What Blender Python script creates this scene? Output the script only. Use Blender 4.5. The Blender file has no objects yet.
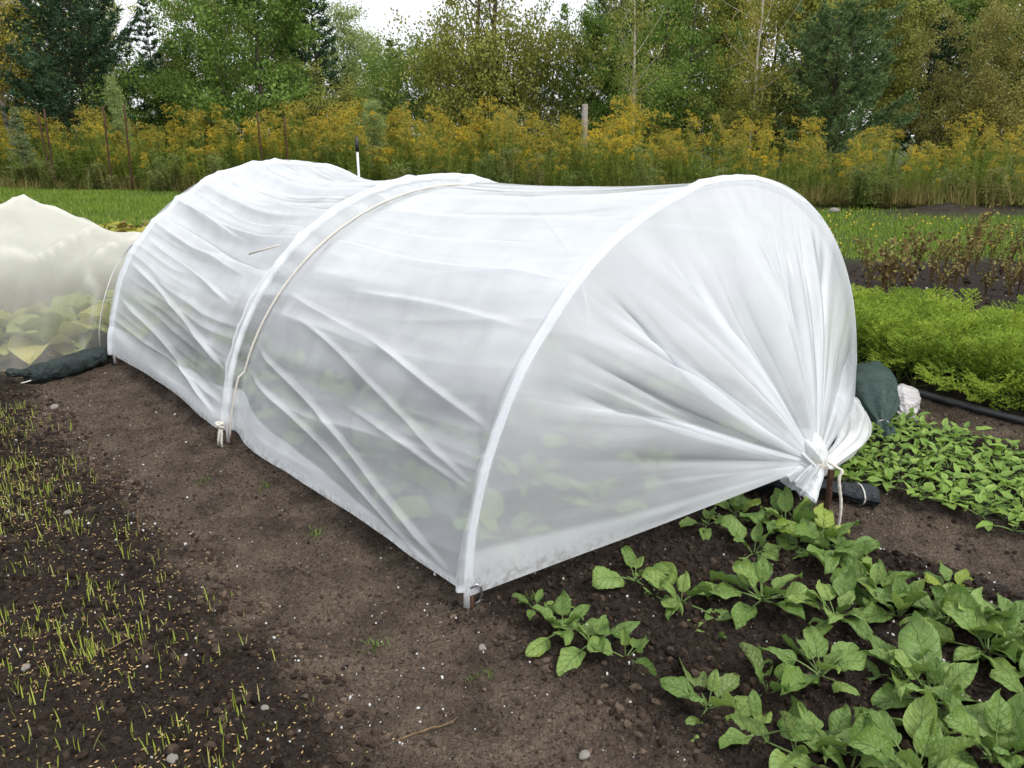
import bpy, math, random
import numpy as np
from mathutils import Vector, Matrix, Euler
R = math.radians
rng = np.random.default_rng(7)
random.seed(7)
scene = bpy.context.scene
COL = scene.collection

# ------------------------------------------------------------------ camera, sky, sun, exposure
CAM_H, PITCH, FPX = 1.25, 18.0, 770.0
cam_d = bpy.data.cameras.new('camera')
cam_d.sensor_width = 36.0
cam_d.lens = FPX * 36.0 / 1024.0
cam_d.clip_start = 0.05
cam_d.clip_end = 800
cam = bpy.data.objects.new('camera', cam_d)
COL.objects.link(cam)
cam.location = (0, 0, CAM_H)
cam.rotation_euler = (R(90 - PITCH), 0, 0)
scene.camera = cam

SUN_EL, SUN_AZ = 55.0, 125.0          # azimuth measured from +Y towards +X
world = bpy.data.worlds.new('World')
scene.world = world
world.use_nodes = True
wn = world.node_tree.nodes; wl = world.node_tree.links
wn.clear()
w_out = wn.new('ShaderNodeOutputWorld')
w_bg = wn.new('ShaderNodeBackground')
w_sky = wn.new('ShaderNodeTexSky')
w_sky.sky_type = 'NISHITA'
w_sky.sun_disc = False
w_sky.sun_elevation = R(SUN_EL)
w_sky.sun_rotation = R(SUN_AZ)
w_sky.dust_density = 4.0
w_sky.air_density = 1.0
w_co = wn.new('ShaderNodeTexCoord')
w_no = wn.new('ShaderNodeTexNoise')
w_no.inputs['Scale'].default_value = 2.2
w_no.inputs['Detail'].default_value = 5
w_ra = wn.new('ShaderNodeValToRGB')
w_ra.color_ramp.elements[0].position = 0.3
w_ra.color_ramp.elements[0].color = (7.4, 7.6, 8.1, 1)
w_ra.color_ramp.elements[1].position = 0.7
w_ra.color_ramp.elements[1].color = (9.0, 9.1, 9.3, 1)
w_mx = wn.new('ShaderNodeMix')
w_mx.data_type = 'RGBA'
w_mx.inputs['Factor'].default_value = 0.86          # the cloud deck covers most of the blue
wl.new(w_co.outputs['Generated'], w_no.inputs['Vector'])
wl.new(w_no.outputs['Fac'], w_ra.inputs['Fac'])
wl.new(w_sky.outputs['Color'], w_mx.inputs[6])
wl.new(w_ra.outputs['Color'], w_mx.inputs[7])
wl.new(w_mx.outputs[2], w_bg.inputs['Color'])
w_bg.inputs['Strength'].default_value = 0.10
wl.new(w_bg.outputs[0], w_out.inputs['Surface'])

sun_d = bpy.data.lights.new('sun', 'SUN')
sun_d.energy = 1.5
sun_d.angle = R(16)
sun_d.color = (1.0, 0.975, 0.94)
sun = bpy.data.objects.new('sun', sun_d)
COL.objects.link(sun)
sun.rotation_euler = (R(90 - SUN_EL), 0, R(180 - SUN_AZ))

scene.view_settings.view_transform = 'Standard'
scene.view_settings.look = 'None'
scene.view_settings.exposure = 0.68
scene.view_settings.gamma = 1.0
scene.view_settings.use_curve_mapping = False
scene.cycles.max_bounces = 7
scene.cycles.transparent_max_bounces = 24
scene.cycles.use_denoising = True

# ------------------------------------------------------------------ pixel -> direction helpers, bed frame
_p = R(PITCH)
FW = np.array([0, math.cos(_p), -math.sin(_p)]); UPV = np.array([0, math.sin(_p), math.cos(_p)])
EYE = np.array([0, 0, CAM_H])
def ray(px, py):
    return FW + np.array([1.0, 0, 0]) * (px - 512) / FPX - UPV * (py - 384) / FPX
def on_ground(px, py, z=0.0):
    r = ray(px, py); return EYE + r * (z - CAM_H) / r[2]
def at_dist(px, py, Y):
    r = ray(px, py); return EYE + r * Y / r[1]
A0 = np.array([-0.1227, 1.8522, 0.0])                 # left foot of the front hoop
U = np.array([-0.66789, 0.74426, 0.0])                # along the bed, away
V = np.array([0.74426, 0.66789, 0.0])                 # across the bed, to the right
ZZ = np.array([0, 0, 1.0])
def bed(s, t, z=0.0):
    s = np.asarray(s, float); t = np.asarray(t, float); z = np.asarray(z, float)
    return A0 + s[..., None] * V + t[..., None] * U + z[..., None] * ZZ
def to_bed(x, y):
    dx = x - A0[0]; dy = y - A0[1]
    return dx * V[0] + dy * V[1], dx * U[0] + dy * U[1]

# ------------------------------------------------------------------ numpy noise
def _hash(ix, iy, seed):
    h = (ix.astype(np.int64) * 374761393 + iy.astype(np.int64) * 668265263 + seed * 1442695041) & 0xffffffff
    h = ((h ^ (h >> 13)) * 1274126177) & 0xffffffff
    return ((h ^ (h >> 16)) & 0xffff) / 65535.0
def vnoise(x, y, seed=0):
    x = np.asarray(x, float); y = np.asarray(y, float)
    ix = np.floor(x); iy = np.floor(y); fx = x - ix; fy = y - iy
    fx = fx * fx * (3 - 2 * fx); fy = fy * fy * (3 - 2 * fy)
    a = _hash(ix, iy, seed); b = _hash(ix + 1, iy, seed); c = _hash(ix, iy + 1, seed); d = _hash(ix + 1, iy + 1, seed)
    return (a * (1 - fx) + b * fx) * (1 - fy) + (c * (1 - fx) + d * fx) * fy
def fbm(x, y, seed=0, octv=4):
    v = 0; a = 0.5
    for o in range(octv):
        v = v + a * (vnoise(x * 2 ** o + 13.7 * o, y * 2 ** o - 7.1 * o, seed + o) - 0.5); a *= 0.55
    return v
def sstep(a, b, x):
    t = np.clip((x - a) / (b - a), 0, 1); return t * t * (3 - 2 * t)

# ------------------------------------------------------------------ mesh helpers
def mesh_np(name, verts, faces, attrs=None, uv=None, smooth=True):
    """faces: list of integer arrays (n x 3 or n x 4); attrs: per-vertex floats; uv: per-vertex 2D."""
    me = bpy.data.meshes.new(name)
    verts = np.asarray(verts, np.float32)
    faces = [np.asarray(f, np.int32) for f in faces if len(f)]
    loops = np.concatenate([f.ravel() for f in faces])
    sizes = np.concatenate([np.full(len(f), f.shape[1], np.int32) for f in faces])
    starts = np.concatenate([[0], np.cumsum(sizes)[:-1]]).astype(np.int32)
    me.vertices.add(len(verts)); me.vertices.foreach_set('co', verts.ravel())
    me.loops.add(len(loops)); me.loops.foreach_set('vertex_index', loops)
    me.polygons.add(len(sizes))
    me.polygons.foreach_set('loop_start', starts)
    me.polygons.foreach_set('loop_total', sizes)
    me.polygons.foreach_set('use_smooth', np.full(len(sizes), smooth))
    if uv is not None:
        l = me.uv_layers.new(name='UVMap')
        l.data.foreach_set('uv', np.asarray(uv, np.float32)[loops].ravel())
    for k, v in (attrs or {}).items():
        at = me.attributes.new(k, 'FLOAT', 'POINT')
        at.data.foreach_set('value', np.asarray(v, np.float32))
    me.update(calc_edges=True)
    return me
def link(name, me, mat=None, parent=None, loc=None):
    o = bpy.data.objects.new(name, me)
    COL.objects.link(o)
    if mat is not None and me is not None and not me.materials:
        me.materials.append(mat)
    if parent is not None: o.parent = parent
    if loc is not None: o.location = [float(c) for c in loc]
    return o
def tag(o, label=None, cat=None, group=None, kind=None):
    if label: o['label'] = label
    if cat: o['category'] = cat
    if group: o['group'] = group
    if kind: o['kind'] = kind
    return o
def empty(name, loc, rz=0.0, sc=1.0):
    o = bpy.data.objects.new(name, None)
    COL.objects.link(o)
    o.empty_display_size = 0.1
    o.location = [float(c) for c in loc]; o.rotation_euler = (0, 0, rz); o.scale = (sc, sc, sc)
    return o
class MB:
    def __init__(s): s.v = []; s.f3 = []; s.f4 = []; s.a = {}; s.uvs = []; s.n = 0
    def add(s, v, f3=None, f4=None, uv=None, **at):
        v = np.asarray(v, float).reshape(-1, 3)
        if f3 is not None and len(f3): s.f3.append(np.asarray(f3).reshape(-1, 3) + s.n)
        if f4 is not None and len(f4): s.f4.append(np.asarray(f4).reshape(-1, 4) + s.n)
        s.v.append(v); s.uvs.append(np.zeros((len(v), 2)) if uv is None else np.asarray(uv))
        for k in set(s.a) | set(at):
            if k not in s.a: s.a[k] = [np.zeros(s.n)] if s.n else []
            val = at.get(k, 0.0)
            s.a[k].append(np.full(len(v), val) if np.ndim(val) == 0 else np.asarray(val, float))
        s.n += len(v)
    def tube(s, pts, rad, k=6, cap=True, **at):
        pts = np.asarray(pts, float); n = len(pts); rad = np.broadcast_to(np.asarray(rad, float), (n,))
        T = np.gradient(pts, axis=0); T /= np.linalg.norm(T, axis=1)[:, None] + 1e-9
        ref = np.array([0.13, 0.21, 0.97]) if abs(T[:, 2]).mean() < 0.8 else np.array([0.97, 0.2, 0.1])
        N1 = np.cross(T, ref); N1 /= np.linalg.norm(N1, axis=1)[:, None] + 1e-9; N2 = np.cross(T, N1)
        a = np.arange(k) * 2 * math.pi / k
        ring = pts[:, None] + rad[:, None, None] * (np.cos(a)[None, :, None] * N1[:, None] + np.sin(a)[None, :, None] * N2[:, None])
        i = np.arange(n - 1)[:, None] * k; j = np.arange(k)[None]
        f4 = np.stack([i + j, i + (j + 1) % k, i + k + (j + 1) % k, i + k + j], -1).reshape(-1, 4)
        vs = ring.reshape(-1, 3); f3 = []
        if cap:
            vs = np.vstack([vs, pts[:1], pts[-1:]])
            for q in range(k):
                f3.append((q, n * k, (q + 1) % k)); f3.append(((n - 1) * k + q, (n - 1) * k + (q + 1) % k, n * k + 1))
        s.add(vs, f3, f4, **at)
    def mesh(s, name, smooth=True, uv=False):
        V_ = np.vstack(s.v); fs = []
        if s.f4: fs.append(np.vstack(s.f4))
        if s.f3: fs.append(np.vstack(s.f3))
        return mesh_np(name, V_, fs, {k: np.concatenate(v) for k, v in s.a.items()}, np.vstack(s.uvs) if uv else None, smooth)
def grid_faces(nu, nv):
    i = np.arange(nu - 1)[:, None] * nv; j = np.arange(nv - 1)[None]
    return np.stack([i + j, i + nv + j, i + nv + j + 1, i + j + 1], -1).reshape(-1, 4)
def rot_z(a):
    c, s = np.cos(a), np.sin(a); z = np.zeros_like(a); o = np.ones_like(a)
    return np.stack([np.stack([c, -s, z], -1), np.stack([s, c, z], -1), np.stack([z, z, o], -1)], -2)
def rot_rand(n):
    q = rng.normal(size=(n, 4)); q /= np.linalg.norm(q, axis=1)[:, None]
    w, x, y, z = q.T
    return np.stack([np.stack([1-2*(y*y+z*z), 2*(x*y-w*z), 2*(x*z+w*y)], -1),
                     np.stack([2*(x*y+w*z), 1-2*(x*x+z*z), 2*(y*z-w*x)], -1),
                     np.stack([2*(x*z-w*y), 2*(y*z+w*x), 1-2*(x*x+y*y)], -1)], -2)
def scatter(tv, tf, pos, rot, scl):
    """copies of a small template joined into arrays"""
    n = len(pos); m = len(tv)
    scl = np.asarray(scl, float)
    if scl.ndim == 1: scl = scl[:, None]
    v = np.einsum('nij,nmj->nmi', rot, tv[None] * scl[:, None, :]) + pos[:, None]
    f = (tf[None] + (np.arange(n) * m)[:, None, None]).reshape(-1, tf.shape[1])
    return v.reshape(-1, 3), f, np.repeat(rng.random(n), m)
OCT_V = np.array([[1,0,0],[-1,0,0],[0,1,0],[0,-1,0],[0,0,1],[0,0,-1]], float)
OCT_F = np.array([[0,2,4],[2,1,4],[1,3,4],[3,0,4],[2,0,5],[1,2,5],[3,1,5],[0,3,5]])

# ------------------------------------------------------------------ material helpers
class NT:
    def __init__(s, name):
        s.m = bpy.data.materials.new(name); s.m.use_nodes = True
        s.t = s.m.node_tree; s.t.nodes.clear()
        s.out = s.t.nodes.new('ShaderNodeOutputMaterial')
    def n(s, typ): return s.t.nodes.new(typ)
    def l(s, a, b): s.t.links.new(a, b)
    def put(s, sock, v):
        if isinstance(v, bpy.types.NodeSocket): s.l(v, sock)
        elif v is not None:
            if sock.type == 'RGBA' and len(v) == 3: v = (*v, 1)
            sock.default_value = v
    def math(s, op, a, b=None, c=None, clamp=False):
        n = s.n('ShaderNodeMath'); n.operation = op; n.use_clamp = clamp
        s.put(n.inputs[0], a); s.put(n.inputs[1], b)
        if c is not None: s.put(n.inputs[2], c)
        return n.outputs[0]
    def mix(s, f, a, b, blend='MIX'):
        n = s.n('ShaderNodeMix'); n.data_type = 'RGBA'; n.blend_type = blend
        s.put(n.inputs[0], f); s.put(n.inputs[6], a); s.put(n.inputs[7], b); return n.outputs[2]
    def attr(s, name):
        n = s.n('ShaderNodeAttribute'); n.attribute_name = name; return n.outputs['Fac']
    def obj_rand(s): return s.n('ShaderNodeObjectInfo').outputs['Random']
    def uv(s): return s.n('ShaderNodeUVMap').outputs[0]
    def pos(s): return s.n('ShaderNodeNewGeometry').outputs['Position']
    def ocoord(s): return s.n('ShaderNodeTexCoord').outputs['Object']
    def noise(s, vec, scale, detail=3, rough=0.55, dist=0.0):
        n = s.n('ShaderNodeTexNoise'); s.put(n.inputs['Vector'], vec)
        n.inputs['Scale'].default_value = scale; n.inputs['Detail'].default_value = detail
        n.inputs['Roughness'].default_value = rough; n.inputs['Distortion'].default_value = dist
        return n.outputs['Fac']
    def voro(s, vec, scale, feat='F1'):
        n = s.n('ShaderNodeTexVoronoi'); n.feature = feat; s.put(n.inputs['Vector'], vec); n.inputs['Scale'].default_value = scale
        return n.outputs['Distance']
    def ramp(s, f, stops):
        n = s.n('ShaderNodeValToRGB'); e = n.color_ramp.elements
        while len(e) < len(stops): e.new(0.5)
        for q, (p, c) in zip(e, stops): q.position = p; q.color = (*c, 1) if len(c) == 3 else c
        s.put(n.inputs[0], f); return n.outputs[0]
    def lin(s, f, a, b, c=0.0, d=1.0):
        n = s.n('ShaderNodeMapRange'); s.put(n.inputs[0], f)
        for i, v in enumerate((a, b, c, d)): s.put(n.inputs[i + 1], v)
        return n.outputs[0]
    def mapping(s, vec, scale, rot=(0, 0, 0)):
        n = s.n('ShaderNodeMapping'); s.put(n.inputs[0], vec); n.inputs['Scale'].default_value = scale
        n.inputs['Rotation'].default_value = rot; return n.outputs[0]
    def bump(s, h, strength, dist, norm=None):
        n = s.n('ShaderNodeBump'); n.inputs['Strength'].default_value = strength; n.inputs['Distance'].default_value = dist
        s.put(n.inputs['Height'], h)
        if norm is not None: s.l(norm, n.inputs['Normal'])
        return n.outputs[0]
    def pbsdf(s, col, rough=0.6, spec=0.5, normal=None, metal=0.0):
        n = s.n('ShaderNodeBsdfPrincipled'); s.put(n.inputs['Base Color'], col); s.put(n.inputs['Roughness'], rough)
        n.inputs['Specular IOR Level'].default_value = spec; n.inputs['Metallic'].default_value = metal
        if normal is not None: s.l(normal, n.inputs['Normal'])
        return n.outputs[0]
    def mixs(s, f, a, b):
        n = s.n('ShaderNodeMixShader'); s.put(n.inputs[0], f); s.l(a, n.inputs[1]); s.l(b, n.inputs[2]); return n.outputs[0]
    def transl(s, col, normal=None):
        n = s.n('ShaderNodeBsdfTranslucent'); s.put(n.inputs[0], col)
        if normal is not None: s.l(normal, n.inputs['Normal'])
        return n.outputs[0]
    def transp(s, col=(1, 1, 1)):
        n = s.n('ShaderNodeBsdfTransparent'); s.put(n.inputs[0], col); return n.outputs[0]
    def done(s, sh): s.l(sh, s.out.inputs['Surface']); return s.m

def mat_simple(name, c1, c2, scale=20, rough=0.7, spec=0.3, bump=0.0, bscale=80, metal=0.0):
    t = NT(name); p = t.ocoord()
    c = t.mix(t.lin(t.noise(p, scale, 4), 0.3, 0.7), c1, c2)
    nb = t.bump(t.noise(p, bscale, 4), bump, 0.01) if bump else None
    return t.done(t.pbsdf(c, rough, spec, nb, metal))
def mat_leafage(name, stops, rough=0.55, transl=0.35, spec=0.25):
    """small leaves: colour picked by a per-leaf random value and a per-plant one"""
    t = NT(name)
    f = t.math('ADD', t.math('MULTIPLY', t.attr('rnd'), 0.65), t.math('MULTIPLY', t.obj_rand(), 0.35))
    c = t.ramp(f, stops)
    return t.done(t.mixs(transl, t.pbsdf(c, rough, spec), t.transl(c)))

# ------------------------------------------------------------------ ground
def lawn_near(x): return 9.05 - 0.24 * x
def lawn_far(x): return 15.25 - 0.307 * x
def zones(x, y):
    s, t = to_bed(x, y)
    wob = fbm(x * 2.3, y * 2.3, 5, 3) * 0.22
    wob2 = fbm(x * 11, y * 11, 6, 4) * 0.16
    path = sstep(-0.66, -0.38, s + wob + wob2) * sstep(0.14, -0.10, s + wob * 0.6 + wob2)
    path = np.maximum(path, sstep(1.10, 1.24, s + wob) * sstep(1.60, 1.48, s + wob) * sstep(-0.3, -0.5, t + wob))
    path = np.maximum(path, sstep(2.36, 2.48, s + wob) * sstep(2.90, 2.78, s + wob))
    far = sstep(6.4, 5.6, y)
    path = path * far
    d = y - lawn_near(x) + fbm(x * 1.3, y * 1.3, 9, 3) * 0.8
    lawn = sstep(-0.2, 0.2, d)
    dm = y - lawn_far(x)
    berm = np.exp(-((dm - 0.15) / 0.38) ** 2) * sstep(1.0, 3.0, x)
    return path, lawn, berm
def ground_h(x, y):
    x = np.asarray(x, float); y = np.asarray(y, float)
    path, lawn, berm = zones(x, y)
    near = sstep(9.0, 5.0, np.hypot(x, y))
    crumb = fbm(x * 9, y * 9, 21, 4) * 0.050 + (np.abs(fbm(x * 26, y * 26, 31, 4))) * 0.052
    tread = fbm(x * 5, y * 5, 41, 3) * 0.035 + np.abs(fbm(x * 24, y * 24, 51, 4)) * 0.040 - 0.032
    h = (1 - path) * crumb * (0.35 + 0.65 * near) + path * tread
    h = h * (1 - lawn) + lawn * fbm(x * 1.2, y * 1.2, 61, 3) * 0.06
    h = h + berm * (0.16 + 0.2 * fbm(x * 3, y * 3, 71, 4))
    return h
def ghs(x, y): return float(ground_h(np.array([x]), np.array([y]))[0])
def lines(fine_a, fine_b, step, lo, hi):
    a = list(np.arange(fine_a, fine_b, step)); d = step; q = fine_a
    while q > lo: d = d * 1.16; q -= d; a.insert(0, q)
    d = step; q = a[-1]
    while q < hi: d = d * 1.16; q += d; a.append(q)
    return np.array(a)
gx = lines(-2.4, 2.2, 0.0095, -260, 260); gy = lines(1.0, 3.9, 0.0095, -160, 420)
GX, GY = np.meshgrid(gx, gy, indexing='ij')
pz, lz, bz = zones(GX, GY)
GZ = ground_h(GX, GY)
t = NT('soil')
P = t.pos()
n1 = t.noise(P, 7, 5, 0.6); n2 = t.noise(P, 60, 5, 0.7); n3 = t.noise(P, 1.7, 3); n4 = t.voro(P, 95)
soil = t.mix(t.lin(n2, 0.35, 0.7), (0.0175, 0.0115, 0.0078), (0.068, 0.047, 0.032))
soil = t.mix(t.lin(n3, 0.35, 0.7, 0, 0.55), soil, (0.025, 0.016, 0.0105))
trod = t.mix(t.lin(n1, 0.3, 0.68), (0.068, 0.048, 0.033), (0.200, 0.152, 0.110))
trod = t.mix(t.lin(n2, 0.45, 0.75, 0, 0.55), trod, (0.030, 0.020, 0.014))
pw = t.math('ADD', t.attr('path'), t.lin(n1, 0.2, 0.8, -0.25, 0.25))
c = t.mix(t.lin(pw, 0.3, 0.75), soil, trod)
turf = t.mix(t.lin(n1, 0.3, 0.7), (0.045, 0.070, 0.018), (0.075, 0.085, 0.030))
c = t.mix(t.attr('lawn'), c, turf)
c = t.mix(t.lin(t.attr('berm'), 0.15, 0.45), c, t.mix(t.lin(n1, 0.35, 0.65), (0.030, 0.022, 0.016), (0.075, 0.058, 0.040)))
h = t.math('ADD', t.math('MULTIPLY', n2, 0.8), t.math('MULTIPLY', n4, 0.5))
nb = t.bump(h, 1.0, 0.03, t.bump(t.noise(P, 22, 5, 0.65), 1.0, 0.05))
m_soil = t.done(t.pbsdf(c, t.lin(n1, 0.2, 0.8, 0.75, 0.95), 0.25, nb))
g = link('ground', mesh_np('ground', np.stack([GX, GY, GZ], -1).reshape(-1, 3), [grid_faces(len(gx), len(gy))],
         {'path': pz.ravel(), 'lawn': lz.ravel(), 'berm': bz.ravel()}), m_soil)
tag(g, 'dark crumbly garden soil with trodden paths running out to the lawn', 'ground', kind='structure')

# ------------------------------------------------------------------ plastic hoop tunnel
W_T, H_T = 2.26, 1.10
T_HOOP = (0.0, 1.63, 3.23)
H_HOOP = (1.10, 1.045, 1.075)
HOOP_R = 0.0125
G_S, G_T, G_Z = 1.20, -0.37, 0.20       # where the film is tied
def hoop_at(th, hh=H_T, grow=0.0):
    """(s, z) of the hoop for angle th (0 left foot, pi right foot)"""
    return W_T / 2 - (W_T / 2 + grow) * np.cos(th), (hh + grow) * np.maximum(np.sin(th), 0) ** 0.97

def film_mat(name, base, tint, streak, bmp=0.12, rough=0.13):
    t = NT(name); uvv = t.uv()
    st = t.noise(t.mapping(uvv, streak), 1.0, 5, 0.6, 0.3)
    st2 = t.noise(t.mapping(uvv, (5, 4, 1), (0, 0, 0.5)), 1.0, 3, 0.5, 0.8)
    fine = t.noise(t.mapping(uvv, (streak[0] * 4, streak[1] * 4, 1), (0, 0, -0.35)), 1.0, 3, 0.6)
    op = t.math('ADD', t.lin(st, 0.34, 0.70, -0.05, 0.06), t.lin(st2, 0.3, 0.7, -0.06, 0.06))
    op = t.math('ADD', op, t.math('ADD', t.attr('extra_opacity'), base), clamp=True)
    nb = t.bump(st, bmp, 0.02, t.bump(fine, bmp * 0.5, 0.004))
    dn = t.math('MULTIPLY', t.attr('dirt'), t.lin(t.noise(t.pos(), 42, 5, 0.7), 0.42, 0.62))
    op = t.math('ADD', op, t.math('MULTIPLY', dn, 0.25), clamp=True)
    tint = t.mix(t.math('MULTIPLY', dn, 0.75), tint, (0.16, 0.115, 0.08))
    body = t.mixs(0.30, t.pbsdf(tint, rough, 0.7, nb), t.transl(tint, nb))
    return t.done(t.mixs(op, t.transp((0.96, 0.975, 0.985)), body))
m_film = film_mat('clear_poly_film', 0.57, (0.885, 0.915, 0.945), (0.5, 9.0, 1))
m_cap = film_mat('clear_poly_film_gathered', 0.53, (0.885, 0.915, 0.945), (9.0, 0.6, 1), 0.10)
m_roll = film_mat('bunched_poly_film', 0.88, (0.88, 0.89, 0.89), (4.0, 30.0, 1))

tun = tag(empty('hoop_tunnel', bed(W_T / 2, 1.6)), 'translucent white plastic hoop tunnel with its front end gathered and tied', 'tunnel')
def tpart(name, me, mat):
    o = link(name, me, mat, tun); o.matrix_parent_inverse = Matrix.Translation(-Vector(tun.location)); return o

# body of the film: swept over three hoops, sagging and creased in between
NT_, NTH = 520, 500
tt = np.linspace(-0.02, 3.26, 4000)
_w = 1 + sum(5 * np.exp(-((tt - q) / 0.06) ** 2) for q in T_HOOP) + 3 * np.exp(-((tt - 1.48) / 0.10) ** 2)
_w = np.cumsum(_w); tt = np.interp(np.linspace(_w[0], _w[-1], NT_), _w, tt); th = np.r_[np.linspace(0.035, 1.6, 360, endpoint=False), np.linspace(1.6, math.pi - 0.035, NTH - 360)]
TT, TH = np.meshgrid(tt, th, indexing='ij')
hh = np.interp(TT, T_HOOP, H_HOOP)
arc = TH * 1.12                                        # metres round the arch
seg = np.where(TT < T_HOOP[1], 0, 1)
tau = np.where(seg == 0, TT / T_HOOP[1], (TT - T_HOOP[1]) / (T_HOOP[2] - T_HOOP[1]))
tau = np.clip(tau, 0, 1)
mid = np.sin(math.pi * tau)
off = np.full_like(TT, 0.004)
for th_ in T_HOOP: off += 0.018 * np.exp(-(np.abs(TT - th_) / 0.014) ** 2.5)
off -= np.where(seg == 1, 0.085, 0.045) * mid * (0.30 + 0.70 * np.sin(TH))        # tension makes a shallow saddle
# lengthwise folds, drifting as they run
q1 = arc + 0.10 * np.sin(2.1 * tau + seg) + 0.03 * vnoise(TT * 3, arc * 3, 3)
fold = np.abs(vnoise(q1 * 6.0, TT * 0.35 + seg * 9, 11) - 0.5) * 2
fold2 = np.abs(vnoise(q1 * 17.0, TT * 0.9 + seg * 5, 12) - 0.5) * 2
amp = np.where(seg == 1, 0.068, 0.030) * (0.35 + 0.65 * mid)
off += amp * (0.45 - fold) + amp * 0.22 * (0.45 - fold2)
off += 0.008 * fbm(TT * 1.2, arc * 5, 14, 3)
crl = np.zeros_like(TT)
def crease(t1, a1, t2, a2, hgt, w_up, w_dn, t_lo=None):
    """a pulled ridge from (t1, arc a1) to (t2, arc a2): crisp on its upper side, soft below"""
    global off, crl
    dx, dy = t2 - t1, a2 - a1; L = math.hypot(dx, dy)
    al = ((TT - t1) * dx + (arc - a1) * dy) / L; d = (-(TT - t1) * dy + (arc - a1) * dx) / L
    if dx < 0: d = -d
    w_up = max(w_up, 0.010); d = d + 0.012 * np.sin(al * 2.6 + a1 * 5) + 0.006 * np.sin(al * 6 + a2 * 9)
    e = sstep(-0.02, 0.30, al) * sstep(L + 0.02, L - 0.30, al)
    pr = np.where(d > 0, np.exp(-(d / w_up) ** 2), np.exp(-np.abs(d) / (w_dn * 0.7)))
    off = off + 0.95 * hgt * e * pr
    crl = np.maximum(crl, e * np.where(d > 0, np.exp(-(d / (w_up * .35)) ** 2), np.exp(-np.abs(d) / (w_dn * 0.22))))
for c_ in ((1.62, 1.00, -0.02, 0.99, .034, .010, .14), (1.50, 1.28, 0.10, 1.33, .018, .010, .09), (1.45, 1.12, 0.30, 1.16, .014, .008, .06), (1.50, 1.46, 0.05, 1.50, .014, .010, .08),
           (1.62, 0.50, 0.00, 0.05, .014, .010, .030), (1.62, 0.38, 0.10, 0.03, .012, .010, .022), (1.30, 0.64, -0.02, 0.32, .011, .010, .026), (0.80, 0.40, -0.02, 0.31, .013, .007, .022),
           (0.90, 0.66, -0.02, 0.48, .015, .007, .025), (1.60, 0.74, 0.70, 0.62, .014, .008, .035), (1.10, 0.80, 0.00, 0.82, .010, .008, .05),
           (3.22, 0.92, 1.63, 0.78, .034, .010, .09), (3.22, 1.16, 1.63, 1.05, .030, .010, .08), (3.22, 1.40, 1.66, 1.34, .026, .010, .07), (3.22, 0.60, 1.62, 0.30, .024, .008, .05),
           (3.22, 0.40, 1.70, 0.08, .022, .008, .04), (3.22, 0.76, 1.80, 0.60, .018, .008, .04), (3.0, 0.24, 1.62, 0.14, .016, .008, .03), (3.20, 1.62, 1.70, 1.58, .022, .010, .07),
           (3.22, 1.05, 2.20, 0.96, .018, .008, .05), (2.60, 1.26, 1.64, 1.20, .016, .008, .05)):
    crease(*c_)
# the lashing rope presses a groove in front of the middle hoop
rope_t = T_HOOP[1] - 0.02 - 0.115 * np.sin(TH) ** 0.8
g_ = np.exp(-((TT - rope_t) / np.where(TT < rope_t, 0.14, 0.035)) ** 2)
off = off * (1 - g_) + g_ * (-0.034)
between = sstep(rope_t - 0.01, rope_t + 0.02, TT) * sstep(T_HOOP[1], T_HOOP[1] - 0.02, TT)
off += between * 0.007 * np.sin(arc * 46 + 3 * vnoise(arc * 6, arc * 0, 8))
S_, Z_ = hoop_at(TH, hh)
nx = -np.cos(TH); nz = np.sin(TH)
low = sstep(0.34, 0.0, arc)                             # the hem flutters near the ground
S_ = S_ + nx * off - low * (0.018 + 0.02 * fbm(TT * 2, TT * 0, 77, 3) * mid)
Z_ = np.maximum(Z_ + nz * off, 0.012)
Z_ = Z_ + np.where(TH < 0.5, low * (0.012 + 0.02 * fbm(TT * 3, arc * 0, 19, 3)), 0)
add_op = 0.10 * np.exp(-((arc - 0.02) / 0.03) ** 2) * 2 + 0.26 * sstep(0.38, 0.85, Z_) * (0.8 + 0.5 * vnoise(TT * 1.5, arc * 4, 17))   # roof opacity raised: dew, plus grazing-angle whiteness painted in
add_op = add_op + 0.22 * crl + np.where(seg == 1, 0.26, 0.20) * ((1 - fold) ** 5 - 0.35) * (0.3 + 0.7 * mid)  # folds and creases whitened: doubled film plus sky reflection painted into the opacity
add_op = add_op - 0.22 * between
# sheet doubled over along the hem
band = 0.20 + 0.04 * fbm(TT * 2, TT * 0, 91, 3) - 0.15 * np.clip(1 - TT / 1.6, 0, 1) + 0.05 * np.exp(-((TT - 1.55) / .2) ** 2)
add_op = add_op + 0.34 * sstep(band + 0.006, band - 0.006, arc) + 0.14 * sstep(band * .55 + 0.004, band * .55 - 0.004, arc)
me = mesh_np('film', bed(S_, TT, Z_).reshape(-1, 3), [grid_faces(NT_, NTH)], {'extra_opacity': add_op.ravel(), 'dirt': sstep(0.11, 0.015, Z_).ravel()},
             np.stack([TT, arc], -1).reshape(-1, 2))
tag(tpart('film_body', me, m_film), 'long creased side and roof of translucent film over the hoops')

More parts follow.
